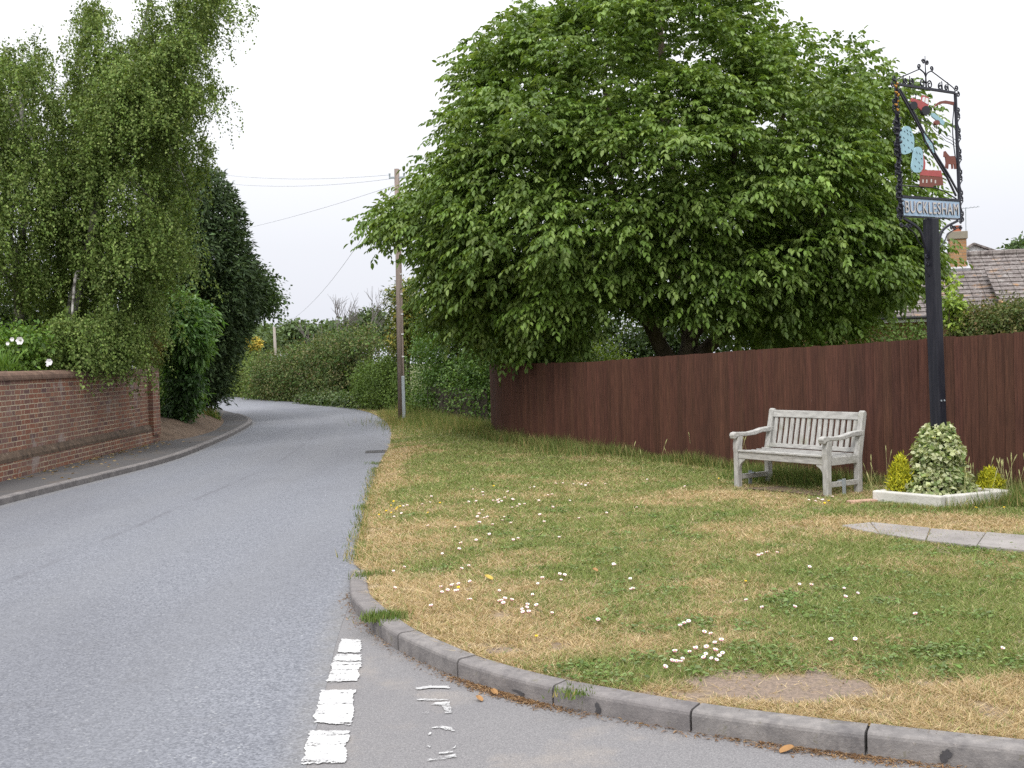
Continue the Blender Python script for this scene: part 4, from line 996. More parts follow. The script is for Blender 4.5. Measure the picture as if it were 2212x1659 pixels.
# brackets below the board
for s_ in (-1, 1):
    bk = MB(); xs = xl if s_ < 0 else xr
    cv = catmull([(s_ * PWD * .5, 0, zb - .42), (s_ * (PWD * .5 + .05), 0, zb - .28), (s_ * (PWD * .5 + .14), 0, zb - .12), (xs - s_ * .04, 0, zb - .02)], 6)
    for k in range(len(cv) - 1): bk.beam(tuple(cv[k]), tuple(cv[k + 1]), .022, .02, up=(0, 1, 0))
    cv = catmull([(s_ * (PWD * .5 + .02), 0, zb - .33), (s_ * (PWD * .5 + .15), 0, zb - .25), (s_ * (PWD * .5 + .22), 0, zb - .16), (xs, 0, zb - .08)], 6); bk.tube([tuple(p) for p in cv], .006, 6)
    for (cx, cz, a0, sg) in ((xs - s_ * .15, zb - .095, 0, 1), (xs - s_ * .10, zb - .10, math.pi, -1), (xs + s_ * .01, zb - .03, 0, 1), (xs + s_ * .0, zb - .085, 0, -1), (s_ * (PWD * .5 + .03), zb - .40, 0, 1), (s_ * (PWD * .5 + .028), zb - .47, 0, -1)):
        bk.tube(spiral((cx, cz), .026, 1.2, a0, sg), .007, 6)
    bk.tube([tuple(p) for p in catmull([(s_ * (PWD * .5 + .05), 0, zb - .42), (s_ * (PWD * .5 + .055), 0, zb - .52), (s_ * PWD * .5, 0, zb - .6)], 5)], .006, 6)
    bk.build('bracket', IRON, sign)
# leafy vine up the near side
vn = MB(); gl = MB()
for k in range(46):
    z_ = zb + .02 + k * (SH + .02) / 46; s_ = -1 if k % 2 else 1; q = (gl if k > 34 and k % 3 else vn)
    a = Vector((xl - .004, -.012, z_)); b = a + Vector((s_ * rnd.uniform(.015, .05) - .02, rnd.uniform(-.03, .02), rnd.uniform(.01, .04)))
    q.tube([a, (a + b) / 2 + Vector((0, -.01, 0)), b], [.003, .013, .003], 5)
vn.tube([(xl + .012 * math.sin(z_ * 22), -.016, z_) for z_ in np.linspace(zb, zt, 60)], .008, 5)
v_ = vn.build('vine', IRON, sign); gl.build('gold_leaves', GOLD, v_)
# name board
nb_ = MB(); nb_.box(((xl + xr) / 2, 0, (zb + zbt) / 2 + .001), (SW - T - .004, .018, zbt - zb - .012)); nboard = nb_.build('name_board', BOARDP, sign)
cu = bpy.data.curves.new('lettering', 'FONT'); cu.body = 'BUCKLESHAM'; cu.size = 1; cu.extrude = .03; cu.space_character = 1.16; cu.offset = 0.0
to = bpy.data.objects.new('tmp_text', cu); C.objects.link(to); dg = bpy.context.evaluated_depsgraph_get(); dg.update()
me = bpy.data.meshes.new_from_object(to.evaluated_get(dg)); bpy.data.objects.remove(to)
co = np.array([v.co[:] for v in me.vertices]); mn, mx_ = co.min(0), co.max(0); tw, th_ = SW - .10, (zbt - zb) * .66
for v in me.vertices:
    v.co = ((v.co.x - mn[0]) / (mx_[0] - mn[0]) * tw + xl + .05, -.0095 - (v.co.z - mn[2]) / (mx_[2] - mn[2]) * .012, (v.co.y - mn[1]) / (mx_[1] - mn[1]) * th_ + zb + (zbt - zb) * .19)
o = link('lettering', me, [CREAM, plain('letter_edge_shade', (.13, .13, .16), .6)], nboard)  # dark colour on the letter sides stands for the shadow edges round them
for p in me.polygons: p.material_index = 0 if abs(p.normal.y) > .7 else 1
# painted cut-outs
trk = MB(); cut(trk, [(440, 408), (478, 418), (516, 437), (524, 390), (532, 386), (576, 406), (576, 470), (560, 490), (545, 486), (520, 508), (500, 490), (484, 470), (470, 448), (452, 440), (438, 435)])
trac = trk.build('tractor', REDP, sign)
GLS = plain('cab_glass', (.75, .75, .78), .4)
wm = MB(); cut(wm, [(527, 402), (544, 402), (540, 444), (522, 434)], .016); wm.build('cab_window', GLS, trac); wm = MB(); cut(wm, [(550, 408), (571, 414), (571, 462), (546, 448)], .016); wm.build('cab_window', GLS, trac)
for (cx, cy_, r_) in ((454, 470, 33), (552, 512, 38)):
    w_ = MB(); cut(w_, [(cx + r_ * .86 * math.cos(a), cy_ + r_ * math.sin(a)) for a in np.linspace(0, 2 * math.pi, 18, False)], .03); w_.build('wheel', TYRE, trac)
w_ = MB(); w_.tube([sgn(474, 420), sgn(474, 372)], .004, 5); w_.build('exhaust', TYRE, trac)
sk = MB(); cut(sk, [(622, 487), (640, 458), (672, 440), (715, 434), (790, 448), (784, 474), (740, 462), (700, 458), (660, 466)], .01); scy = sk.build('scythe', BROWNP, sign)
w_ = MB(); w_.tube([sgn(*p) for p in ((788, 450), (790, 520), (783, 600), (785, 700), (796, 800), (812, 900), (838, 1010))], .006, 5); w_.build('handle', IRON, scy)
dk = MB(); cut(dk, [(604, 534), (622, 532), (714, 604), (702, 634), (690, 628), (606, 560)], .014); dr_ = dk.build('trailer', BLUEP, sign)
w_ = MB(); cut(w_, [(648 + 20 * math.cos(a), 610 + 20 * math.sin(a)) for a in np.linspace(0, 6.2, 14)], .024); w_.build('wheel', BROWNP, dr_)
fu = MB()
for dy in (0, 28, 52): fu.tube([sgn(*p) for p in ((612, 618 + dy), (650, 652 + dy), (690, 672 + dy), (730, 706 + dy), (770, 724 + dy), (808, 752 + dy))], .0035, 4)
for dy in (0, 22): fu.tube([sgn(*p) for p in ((455, 520 + dy), (500, 555 + dy), (560, 590 + dy), (600, 605 + dy))], .0035, 4)
fu.build('furrows', IRON, sign)
rb = MB()
for off in (0, 1):
    pl = [(322, 318), (430, 500), (535, 690), (560, 760), (625, 862), (740, 1040), (822, 1200)] if off == 0 else [(345, 330), (455, 512), (550, 690), (618, 775), (638, 850), (750, 1020), (838, 1170)]
    pl = [sgn(*p) for p in pl]
    for k in range(len(pl) - 1): rb.beam(pl[k], pl[k + 1], .016, .016, up=(0, 1, 0))
road_ = rb.build('diagonal_strip', IRON, sign)
w_ = MB(); cut(w_, [(540, 694), (556, 692), (618, 775), (634, 850), (622, 856), (560, 770)], .008); bw = w_.build('blue_panel', BLUEP, road_)
for (a, b) in ((572, 740), (588, 762), (600, 788), (612, 820), (580, 775), (596, 812), (606, 800)): w_ = MB(); w_.tube([sgn(a, b, -.004), sgn(a, b, -.009)], .006, 6); w_.build('dot', CREAM, road_)
def tree_cut(pts, marks):
    k = MB(); cut(k, smooth_poly(pts, 3), .014); o = k.build('tree_cutout', BLUEP, sign)
    for (a, b) in marks: k = MB(); k.beam(sgn(a, b, -.0085), sgn(a + 9, b + 14, -.0085), .004, .004, up=(0, 1, 0)); k.build('leaf_mark', IRON, o)
tree_cut([(372, 660), (385, 640), (412, 632), (438, 650), (452, 690), (466, 730), (468, 790), (462, 830), (430, 850), (395, 860), (368, 845), (358, 800), (366, 760), (358, 710)], [(385, 670), (410, 690), (435, 700), (380, 720), (412, 740), (445, 760), (385, 780), (420, 800), (445, 820), (395, 830), (405, 660), (430, 675)])
tree_cut([(480, 806), (505, 800), (528, 818), (540, 860), (545, 930), (538, 990), (505, 1008), (468, 1000), (454, 960), (462, 890), (466, 840)], [(485, 840), (510, 850), (480, 890), (505, 920), (525, 890), (475, 950), (510, 970), (528, 950)])
k = MB(); cut(k, [(536, 862), (540, 850), (562, 930), (560, 985), (536, 985)]); cut(k, [(532, 988), (690, 994), (702, 1046), (528, 1030)], .014); ch_ = k.build('church', REDP, sign)
k = MB(); cut(k, [(526, 1034), (704, 1048), (712, 1112), (630, 1116), (626, 1130), (526, 1118)]); wl_ = k.build('church_wall', BROWNP, ch_)
for (a, b) in ((545, 1078), (575, 1080), (612, 1076), (645, 1084)): k = MB(); cut(k, [(a - 5, b - 14), (a + 5, b - 14), (a + 5, b + 12), (a - 5, b + 12)], .016); k.build('church_window', CREAM, ch_)
k = MB(); cut(k, [(714, 842), (724, 838), (742, 862), (760, 880), (800, 880), (808, 900), (814, 935), (818, 985), (806, 985), (800, 945), (790, 948), (792, 982), (782, 984), (778, 946), (752, 944), (750, 982), (742, 982), (740, 950), (734, 975), (728, 972), (732, 930), (726, 890), (712, 884)]); k.build('horse', BROWNP, sign)
k = MB(); k.tube([sgn(*p) for p in ((375, 1108), (500, 1120), (640, 1130), (720, 1160), (780, 1195), (824, 1222))], .007, 5); k.build('ground_line', IRON, sign)

# ------------------------------------------------------------------ plants in the planter
g = np.random.default_rng(44)
def cone_plant(name, label, cat, px0, px1, ptop, pbot, depth, n, size, cols, mat, seed, up=0.5, droop=.2, aspect=.8, per=3, rad=.05, shape=None):
    g = np.random.default_rng(seed); cx = (px0 + px1) / 2
    base = at(cx, pbot, depth); topz = at(cx, ptop, depth)[2]; rw = (px1 - px0) / 2 / FL * depth; h_ = topz - base[2]
    root = thing(name, label, cat, tuple(base))
    t_ = g.random(n) ** 1.25; a = g.uniform(0, 6.283, n); sh = shape or (lambda q: (1 - q) ** .6 * (0.75 + .5 * q))
    r_ = rw * sh(t_) * (0.60 + .65 * fbm(np.stack([np.cos(a) * 2, np.sin(a) * 2, t_ * 4], 1), 1.7, seed, 2)) * g.uniform(.72, 1.02, n)
    P = np.stack([np.cos(a) * r_, np.sin(a) * r_, t_ * h_], 1)
    outw = norm(np.stack([np.cos(a), np.sin(a), np.full(n, .35)], 1)); per_n = n * per
    c = np.repeat(P, per, 0) + g.normal(0, rad, (per_n, 3)) * .6; ow = np.repeat(outw, per, 0)
    ax = norm(ow * .5 + np.array([0, 0, -droop]) + g.normal(0, .6, (per_n, 3))); nr = norm(ow + np.array([0, 0, up]) + g.normal(0, .4, (per_n, 3)))
    L = size * g.uniform(.6, 1.3, per_n)
    v, l, cn, k = leaf_mesh(c, ax, nr, L, L * aspect, True); mesh_np('foliage', v, l, cn, mat, root, jitter_cols(cols, per_n, g, .15))
    mb = MB()
    for q in range(6):
        a_ = q * 1.05; mb.tube([(0, 0, -.06), (math.cos(a_) * rw * .3, math.sin(a_) * rw * .3, h_ * .4), (math.cos(a_) * rw * .12, math.sin(a_) * rw * .12, h_ * .85)], [.012, .009, .004], 5)
    mb.build('stem', BARK, root)
    return root
iv = lambda q: np.where(q < .30, 1.0, 1.0 - (q - .30) / .70 * .58) * (0.9 + .12 * np.sin(q * 11)) * (1 + .05 * np.sin(q * 23))
cone_plant('ivy', 'cream variegated ivy climbing the foot of the black sign post', 'ivy', 1958, 2096, 921, 1072, SY, 1500, .055, [(.54, .57, .34), (.44, .49, .25), (.62, .64, .44), (.14, .22, .07), (.26, .34, .13)], LEAF, 61, shape=iv, rad=.04)
gc = lambda q: np.sqrt(np.clip(1 - q ** 1.7, 0, 1)) * (.75 + .4 * np.sin(np.clip(q * 3 + .5, 0, 3.1)))
for (a, b, tp_, bt, dy, lb, sd) in ((1924, 1966, 990, 1066, .02, 'small golden yellow dwarf conifer left of the variegated ivy', 71), (2114, 2162, 1018, 1068, .05, 'small golden yellow dwarf conifer right of the variegated ivy', 72)):
    r_ = cone_plant('dwarf_conifer', lb, 'conifer', a, b, tp_, bt, SY + dy, 520, .045, [(.46, .44, .025), (.54, .52, .04), (.30, .34, .03)], NEEDLE, sd, up=.1, droop=-.9, aspect=.28, per=5, rad=.03, shape=gc)
    r_['group'] = 'golden dwarf conifers in the planter'

# seeding grass ears near planter and fence
mb = MB(); hd_ = MB()
for k in range(46):
    px, py = rnd.choice([(rnd.uniform(2045, 2110), rnd.uniform(1080, 1100)), (rnd.uniform(2100, 2200), rnd.uniform(1060, 1090)), (rnd.uniform(1880, 1930), rnd.uniform(1050, 1085)), (rnd.uniform(1340, 1700), rnd.uniform(985, 1030)), (rnd.uniform(2165, 2230), rnd.uniform(1060, 1085))])
    p = lgp(px, py); h_ = rnd.uniform(.18, .42); ln = Vector((rnd.uniform(-.08, .08), rnd.uniform(-.05, .05), 0)); b = Vector(p) + ln + Vector((0, 0, h_))
    mb.tube([Vector(p), Vector(p) + ln * .3 + Vector((0, 0, h_ * .6)), b], [.002, .0018, .0015], 4); hd_.tube([b, b + ln * .2 + Vector((0, 0, .035)), b + ln * .4 + Vector((0, 0, .07))], [.002, .006, .002], 5)
mb.v += []; base_n = len(mb.v); mb.add(hd_.v, hd_.f)
o = mb.build('seeding_grass', plain('pale_grass_ear', (.36, .36, .16), .8)); tag(o, 'thin stalks of seeding grass by the planter and fence', 'grass', None, 'stuff')

# ------------------------------------------------------------------ daisies and little yellow flowers
Z4 = [(843,440),(895,455),(905,465),(905,478),(1060,457),(590,484),(580,510),(440,518),(420,512),(540,521),(363,568),(412,556),(810,518),(864,517),(963,512),(992,510),(1003,504),(1015,512),(1000,520),(1037,494),(1085,498),(1087,507),(1080,550),(1107,548),(1120,535),(1155,530),(1183,434),(1213,427),(1340,408),(1383,402),(1447,405),(1490,412),(1498,411),(1523,414),(1540,402),(1645,404),(1293,474),(1319,475),(1238,508),(1320,548),(1424,505),(1251,594),(880,590),(874,603),(905,569),(934,606),(915,612),(1031,606),(1018,625),(883,634),(878,642),(960,650),(1070,641),(577,645),(738,663),(945,711),(862,746),(1083,752),(1112,737),(1362,732),(777,770),(754,802),(655,812),(420,860),(363,882),(816,895),(765,908),(361,1005),(648,1024),(707,1016),(725,1014),(685,1043),(652,1055),(738,1046),(752,1047),(832,995),(763,1005),(820,1102),(832,1100),(592,1141),(1010,1110),(1005,1121),(1028,1105),(1030,1130),(1070,1112),(1165,1140),(1143,1156),(1158,1150),(1152,1178),(1180,1181),(1235,1142),(1316,1178),(1206,1072),(1205,1083),(1237,1007),(1263,983),(1360,952),(1392,955),(1373,984),(1000,1052),(1695,889),(1795,974),(1803,1036),(1600,1221),(1830,551),(1648,583),(1893,375),(2127,420),(1484,616),(1273,637)]
Z8 = [(850,105),(880,100),(925,100),(828,114),(1090,173),(1042,256),(1105,268),(1275,277),(1278,326),(1341,300),(770,349),(856,386),(1012,382),(1660,428),(160,233),(167,288),(75,160),(465,453),(445,466),(425,478),(588,517),(637,560),(608,567),(563,593),(512,598),(497,605),(473,618),(396,623),(555,627),(597,617),(627,635),(645,623),(555,652),(592,648),(600,659),(432,651),(424,668),(404,672),(373,667),(330,694),(1218,558),(1338,550),(2100,593),(540,512)]
Z2 = [(533,790),(745,797),(783,801),(803,785),(828,797),(848,800),(915,770)]
daisy_px = [(720 + x * .358, 900 + y * .358) for x, y in Z4] + [(1296 + x * .414, 1152 + y * .414) for x, y in Z8] + [(1512 + x * .3164, 828 + y * .3164) for x, y in Z2]
yel_px = [(720 + x * .358, 900 + y * .358) for x, y in ((363,483),(345,500),(385,518),(404,520),(318,536),(268,546),(352,545),(372,530),(575,570),(640,520),(1222,1318),(760,1031),(962,424))] + [(1296 + 762 * .414, 1152 + 246 * .414)] + [(1512 + x * .3164, 828 + y * .3164) for x, y in ((850,820),(878,812),(1880,850),(2085,848),(605,655),(130,650))]
def flower_mesh(name, mats, r, petals, hub):
    V = []; Fx = []; mi = []
    z0 = .036
    for k in range(petals):
        a = 2 * math.pi * k / petals; w = 2 * math.pi / petals * .46
        b = len(V); V += [(math.cos(a) * r * .2, math.sin(a) * r * .2, z0), (math.cos(a - w) * r * .8, math.sin(a - w) * r * .8, z0 + .002), (math.cos(a) * r, math.sin(a) * r, z0 + .003), (math.cos(a + w) * r * .8, math.sin(a + w) * r * .8, z0 + .002)]
        Fx.append((b, b + 1, b + 2, b + 3)); mi.append(0)
    for q, (rr_, zz_) in enumerate(((r * .78, z0 - .003),)):      # pink underside
        b = len(V); V += [(math.cos(a) * rr_, math.sin(a) * rr_, zz_) for a in np.linspace(0, 6.283, 10, False)]; Fx.append(tuple(range(b + 9, b - 1, -1))); mi.append(3)
    b = len(V); m = 8; V += [(math.cos(2 * math.pi * k / m) * r * hub, math.sin(2 * math.pi * k / m) * r * hub, z0 + .002) for k in range(m)] + [(0, 0, z0 + .006)]
    for k in range(m): Fx.append((b + k, b + (k + 1) % m, b + m)); mi.append(1)
    b = len(V); V += [(.0012, 0, 0), (-.0006, .001, 0), (-.0006, -.001, 0), (.0012, 0, z0), (-.0006, .001, z0), (-.0006, -.001, z0)]
    for q in ((0, 1, 4, 3), (1, 2, 5, 4), (2, 0, 3, 5)): Fx.append(tuple(b + i for i in q)); mi.append(2)
    me = bpy.data.meshes.new(name); me.from_pydata(V, [], Fx); me.update()
    for m_ in mats: me.materials.append(m_)
    me.polygons.foreach_set('material_index', np.array(mi, np.int32)); return me
DM = flower_mesh('daisy', [PETAL, YELLOW, STALK, PINK], .0125, 14, .30); YM = flower_mesh('yellow_flower', [YELLOW, YELLOW, STALK, YELLOW], .011, 10, .4)
for pxs, me, nm, lb, ct, gr in ((daisy_px, DM, 'daisy', 'small white daisy with pink tinged petals in the short grass', 'daisy', 'daisies in the verge'), (yel_px, YM, 'yellow_flower', 'tiny yellow wild flower in the short grass of the verge', 'wild flower', 'yellow flowers in the verge')):
    for (px, py) in pxs:
        p = gp(px, py, LAWNZ + .035); o = bpy.data.objects.new(nm, me); C.objects.link(o)
        s_ = rnd.uniform(.85, 1.2) * (1.0 if p[1] < 9 else 1.1)
        o.location = (p[0], p[1] + .02, lz(p[0], p[1])); o.rotation_euler = (rnd.uniform(.05, .5), rnd.uniform(-.25, .25), rnd.uniform(-.4, .4)); o.scale = (s_, s_, s_); tag(o, lb, ct, gr)
# fallen leaves
def dead_leaf(px, py, m, size, z, label):
    p = gp(px, py, z); root_pts = []
    mb = MB(); n_ = 9
    out = [(size * (.5 - .5 * math.cos(math.pi * k / n_)), size * .32 * math.sin(math.pi * k / n_)) for k in range(n_ + 1)]
    vs = []
    for x, y in out: vs += [(x - size / 2, y, .006 + .25 * abs(y) + .12 * x * x / size), (x - size / 2, 0, .004 + .12 * x * x / size), (x - size / 2, -y * .8, .006 + .3 * abs(y) + .12 * x * x / size)]
    fs = []
    for k in range(n_):
        for j in range(2): a = k * 3 + j; fs.append((a, a + 1, a + 4, a + 3))
    me = bpy.data.meshes.new('fallen_leaf'); me.from_pydata(vs, [], fs); me.update(); o = link('fallen_leaf', me, m); o.location = tuple(p); o.rotation_euler = (.1, -.15, rnd.uniform(0, 3)); tag(o, label, 'fallen leaf', 'fallen leaves')
dead_leaf(1056, 1250, YELLEAF, .085, LAWNZ + .03, 'yellow fallen leaf lying on the dry grass among daisies')
dead_leaf(1700, 1623, DEADLEAF, .07, .002, 'orange fallen leaf on the asphalt below the kerb')
dead_leaf(1036, 1512, DEADLEAF, .055, .002, 'small tan fallen leaf on the asphalt beside the worn markings')
dead_leaf(1068, 1498, DEADLEAF, .06, .002, 'tan fallen leaf among the brown needles under the kerb')
dead_leaf(1286, 1233, DEADLEAF, .06, LAWNZ + .025, 'brown fallen leaf in the middle of the verge')

# ------------------------------------------------------------------ telegraph pole and wires
pb_ = lgp(868, 905); PY = pb_[1]; ptp = at(857, 365, PY)
pole = thing('telegraph_pole', 'brown wooden telegraph pole rising beside the hedge at the bend', 'utility pole', tuple(pb_))
mb = MB(); top = ptp - pb_; mb.tube([(0, 0, -.2), tuple(top * .5), tuple(top)], [.105, .092, .070], 14); mb.build('shaft', POLE, pole, smooth=True)
mb = MB(); mb.tube([tuple(top * t_ + np.array([.065 * (1 - .4 * t_) + .02, -.075 + .025 * t_, 0])) for t_ in np.linspace(.15, .93, 8)], .022, 6); mb.build('cable', POLE, pole)
mb = MB(); mb.box((.075, -.09, .60), (.09, .05, 1.2)); mb.build('cable_guard', GALV, pole, bevel=.012)
for t_ in (.25, .34, .42, .5, .58, .7, .8):
    mb = MB(); q = top * t_ + np.array([.065 * (1 - .4 * t_) + .02, -.098 + .025 * t_, 0]); mb.box(tuple(q), (.06, .03, .03)); mb.build('clip', PVC, pole)
mb = MB(); q = top * .965; mb.beam(tuple(q + np.array([-.22, -.02, 0])), tuple(q + np.array([.22, -.02, 0])), .05, .05)
for dx in (-.2, .2): mb.tube([tuple(q + np.array([dx, -.02, .02])), tuple(q + np.array([dx, -.02, .12]))], [.02, .028], 8)
mb.build('bracket', GALV, pole)
fp = gp(597, 852 + 6); FPY = 56.0; fpb = at(598, 850, FPY); fpt = at(596, 706, FPY)
fpole = thing('telegraph_pole', 'distant pale telegraph pole standing above the far hedge', 'utility pole', (fpb[0], fpb[1], 0))
mb = MB(); mb.tube([(0, 0, -.1), (0, 0, fpt[2] / 2), (-.03, 0, fpt[2])], [.085, .075, .065], 10); mb.build('shaft', plain('pale_pole_wood', (.30, .27, .24), .8), fpole, smooth=True)
pole['group'] = fpole['group'] = 'telegraph poles along the road'
def wire(a, b, sag, label, r_=.006):
    a, b = Vector(a), Vector(b); pts = [a.lerp(b, t_) - a + Vector((0, 0, -sag * 4 * t_ * (1 - t_))) for t_ in np.linspace(0, 1, 22)]
    mb = MB(); mb.tube(pts, r_, 5); o = mb.build('overhead_wire', WIRE, loc=a); tag(o, label, 'wire', 'overhead wires')
wt = pb_ + top * .97
wire(wt + np.array([-.2, 0, .05]), at(380, 362, 44), .25, 'upper of the two near level wires from pole to birches')
wire(wt + np.array([-.1, 0, -.05]), at(380, 380, 43), .30, 'lower of the two near level wires from pole to birches')
wire(wt + np.array([-.1, 0, -.25]), at(380, 520, 50), .2, 'thin slanting wire from pole towards the dark conifer')
wire(wt + np.array([-.1, 0, -.3]), tuple(fpt + np.array([0, 0, -.05])), .7, 'sagging wire running down from the near pole to the distant pole')

# ------------------------------------------------------------------ bungalow behind the fence
HY = 27.5; HRZ = R(-14); RD = 3.6
H0 = np.array([at(1700, 690, HY)[0], HY + 1.1, 0.0])
_hx = np.array([math.cos(HRZ), math.sin(HRZ), 0]); _hy = np.array([-math.sin(HRZ), math.cos(HRZ), 0])
def hloc(px, py, yl):                           # the house-local point seen there on the plane y = yl
    d = ray(px, py); o_ = np.array([0, 0, CAMH]) - H0; t_ = (yl - o_ @ _hy) / (d @ _hy); p = o_ + d * t_
    return np.array([p @ _hx, yl, p[2]])
ez = hloc(1870, 690, -.15)[2]; rz_ = hloc(2212, 550, RD)[2]
hx0, hx1 = 0.0, 11.0
house = thing('bungalow', 'low tan brick bungalow with lichen covered tiled roof behind the fence', 'house', tuple(H0), HRZ)
WX = hx1 - hx0
mb = MB(); mb.box((WX / 2, RD, ez / 2 - .05), (WX - .5, RD * 2 - .6, ez + .1 - .1)); mb.build('wall', BRICKTAN, house)
mb = MB(); npitch = 15; sl = math.hypot(RD + .1, rz_ - ez); da = math.atan2(rz_ - ez, RD + .1)
for side in (0, 1):
    for k in range(npitch):
        t0 = k / npitch; L_ = sl / npitch + .05; cx_ = (k + .5) / npitch * sl
        y_ = -.1 + math.cos(da) * cx_; z_ = ez + math.sin(da) * cx_ + .03
        if side: y_ = 2 * RD - y_
        mb.box((WX / 2, y_, z_), (WX, L_, .035), Matrix.Rotation((da - .10) * (1 if not side else -1), 3, 'X'))
mb.tube([(0, RD, rz_ + .06), (WX, RD, rz_ + .06)], .10, 8); roof = mb.build('roof', ROOF, house)
# projecting roof part at the right
pj = hloc(2150, 640, .3)[0]
mb = MB()
for k in range(10):
    cx_ = (k + .5) / npitch * sl; mb.box((pj + 3, -.55 + math.cos(da) * cx_, ez + math.sin(da) * cx_ + .16), (6, sl / npitch + .05, .035), Matrix.Rotation(da - .10, 3, 'X'))
mb.build('bay_roof', ROOF, house); mb = MB(); mb.box((pj + .01, 1.0, ez + .28), (.03, 3.2, .12), Matrix.Rotation(da, 3, 'X')); mb.build('verge_board', PVC, house)
mb = MB(); mb.box((WX / 2, -.24, ez + .0), (WX, .11, .06)); gut = mb.build('gutter', TYRE, house, bevel=.02)
mb = MB(); mb.box((WX / 2, -.165, ez - .04), (WX, .03, .13)); mb.build('fascia', PVC, house)
cyy = 2.9; cpos = hloc(2068, 545, cyy); cx_ = cpos[0]; ctop = hloc(2068, 512, cyy)[2]
mb = MB(); mb.box((cx_, cyy, (rz_ - .9 + ctop) / 2), (.40, .45, ctop - rz_ + .9)); chim = mb.build('chimney', BRICKTAN, house)
mb = MB(); mb.box((cx_, cyy, ctop + .03), (.47, .52, .20)); mb.build('chimney_crown', plain('lichen_mortar', (.26, .235, .19), .9, .2), chim, bevel=.01)
mb = MB(); mb.lathe([(.11, 0), (.10, .12), (.12, .14), (.12, .17)], (cx_, cyy, ctop + .13), 12); mb.build('chimney_pot', TERRA, chim)
mb = MB(); mb.box((cx_, cyy - .02, rz_ - .34), (.56, .62, .22), Matrix.Rotation(da, 3, 'X')); mb.build('flashing', LEAD, chim)
gpz = hloc(2100, 540, 4.4); gx_ = gpz[0]
mb = MB(); mb.prism([(-.22, -.5), (.22 + .42, -.5), (.62, -.12), (.0, .14), (-.22, -.1)], lambda u, v, w: (gx_ + u, 4.4 + w, gpz[2] + v), -.05, .9); mb.build('dormer', PVC, house)
mb = MB(); a = Vector((gx_ - .25, 4.33, gpz[2] - .06)); b = Vector((gx_ + .02, 4.33, gpz[2] + .17)); c_ = Vector((gx_ + .68, 4.33, gpz[2] - .10))
mb.beam(a + Vector((0, .5, 0)), b + Vector((0, .5, 0)), 1.2, .05, up=(-.6, 0, 1)); mb.beam(b + Vector((0, .5, 0)), c_ + Vector((0, .5, 0)), 1.2, .05, up=(.4, 0, 1)); mb.build('dormer_roof', ROOF, house)
an = hloc(2086, 456, 3.2); ax_ = an[0]
mb = MB(); mb.tube([(ax_, 3.2, rz_ - .2), (ax_, 3.2, an[2] + .1)], .012, 5); mb.tube([(ax_ - .3, 3.2, an[2] + .06), (ax_ + .35, 3.2, an[2] + .1)], .008, 4)
for k in range(7): mb.tube([(ax_ - .25 + k * .09, 3.0, an[2] + .07 + k * .005), (ax_ - .25 + k * .09, 3.4, an[2] + .07 + k * .005)], .005, 4)
mb.build('aerial', GALV, house)

# ------------------------------------------------------------------ trees and shrubs
# walnut
g = np.random.default_rng(101)
WD = 21.5
walnut_poly = [(773, 492), (800, 468), (835, 440), (850, 412), (895, 415), (905, 380), (888, 345), (905, 325), (940, 300), (900, 262), (888, 222), (925, 205), (975, 180), (975, 150), (1040, 110), (1060, 75), (1120, 48), (1170, 20), (1220, 0), (1260, -70), (1400, -120), (1560, -100), (1640, -40), (1660, 20), (1625, 60), (1690, 75), (1750, 95), (1790, 105), (1850, 85), (1870, 115), (1905, 150), (1960, 200), (1990, 260), (1975, 330), (2010, 400), (1990, 470), (2000, 530), (2030, 560), (2010, 610), (2000, 660), (1940, 665), (1900, 690), (1850, 690), (1850, 740), (1700, 745), (1560, 735), (1500, 750), (1480, 725), (1400, 690), (1300, 705), (1240, 770), (1200, 782), (1165, 800), (1130, 745), (1060, 700), (960, 710), (895, 690), (870, 640), (880, 590), (905, 560), (880, 530), (820, 540), (800, 520)]
wb = at(1440, 770, WD); wbase = np.array([wb[0], WD, 0.0])
walnut = thing('walnut_tree', 'large spreading walnut tree with drooping leaves behind the brown fence', 'tree', tuple(wbase))
wp = np.array(walnut_poly, float); wcx, wcy = 1430.0, 420.0
wp = np.column_stack([wp[:, 0] + np.where(wp[:, 0] < 1100, 10, 0) * (wp[:, 1] > 150) + np.where((wp[:, 0] < 910) & (wp[:, 1] > 545), 38, 0), wp[:, 1]])
mj = crown_points(wp, WD, 4.4, 660, g, .9, .26, .40, 7, 0, 30); mj = np.concatenate([mj, crown_points([(1650, 420), (1950, 440), (2010, 540), (1990, 610), (1900, 640), (1840, 690), (1600, 730)], WD, 2.6, 75, g, 1.0, .05, .5, 8), crown_points([(945, 540), (1150, 560), (1220, 770), (1150, 770), (1060, 710), (950, 690)], WD, 2.4, 75, g, 1.0, .05, .5, 9)]); cen = np.array([mj[:, 0].mean(), WD, 3.0]); K = 5
ow = norm(mj - cen); mj = mj - ow * .15
o_ = norm(g.normal(0, 1, (len(mj) * K, 3)) + np.repeat(ow, K, 0) * .6 + np.array([0, 0, .4])) * (g.random((len(mj) * K, 1)) ** .5) * .55; o_[:, 2] *= .75
cl = np.repeat(mj, K, 0) + o_; wtone = np.repeat(1 + g.normal(0, .10, len(mj)), K)
_d = cl - np.array([0, 0, CAMH]); _z = _d @ _f; _px = FW / 2 + FL * (_d @ _r) / _z; _py = FH / 2 - FL * (_d @ _u) / _z
_k = ~(in_poly(_px, _py, [(1290, 655), (1380, 640), (1450, 670), (1500, 690), (1580, 700), (1580, 800), (1330, 800), (1320, 710)]) & (cl[:, 1] < WD + 1.2)); cl = cl[_k]; wtone = wtone[_k]   # the open place under the boughs
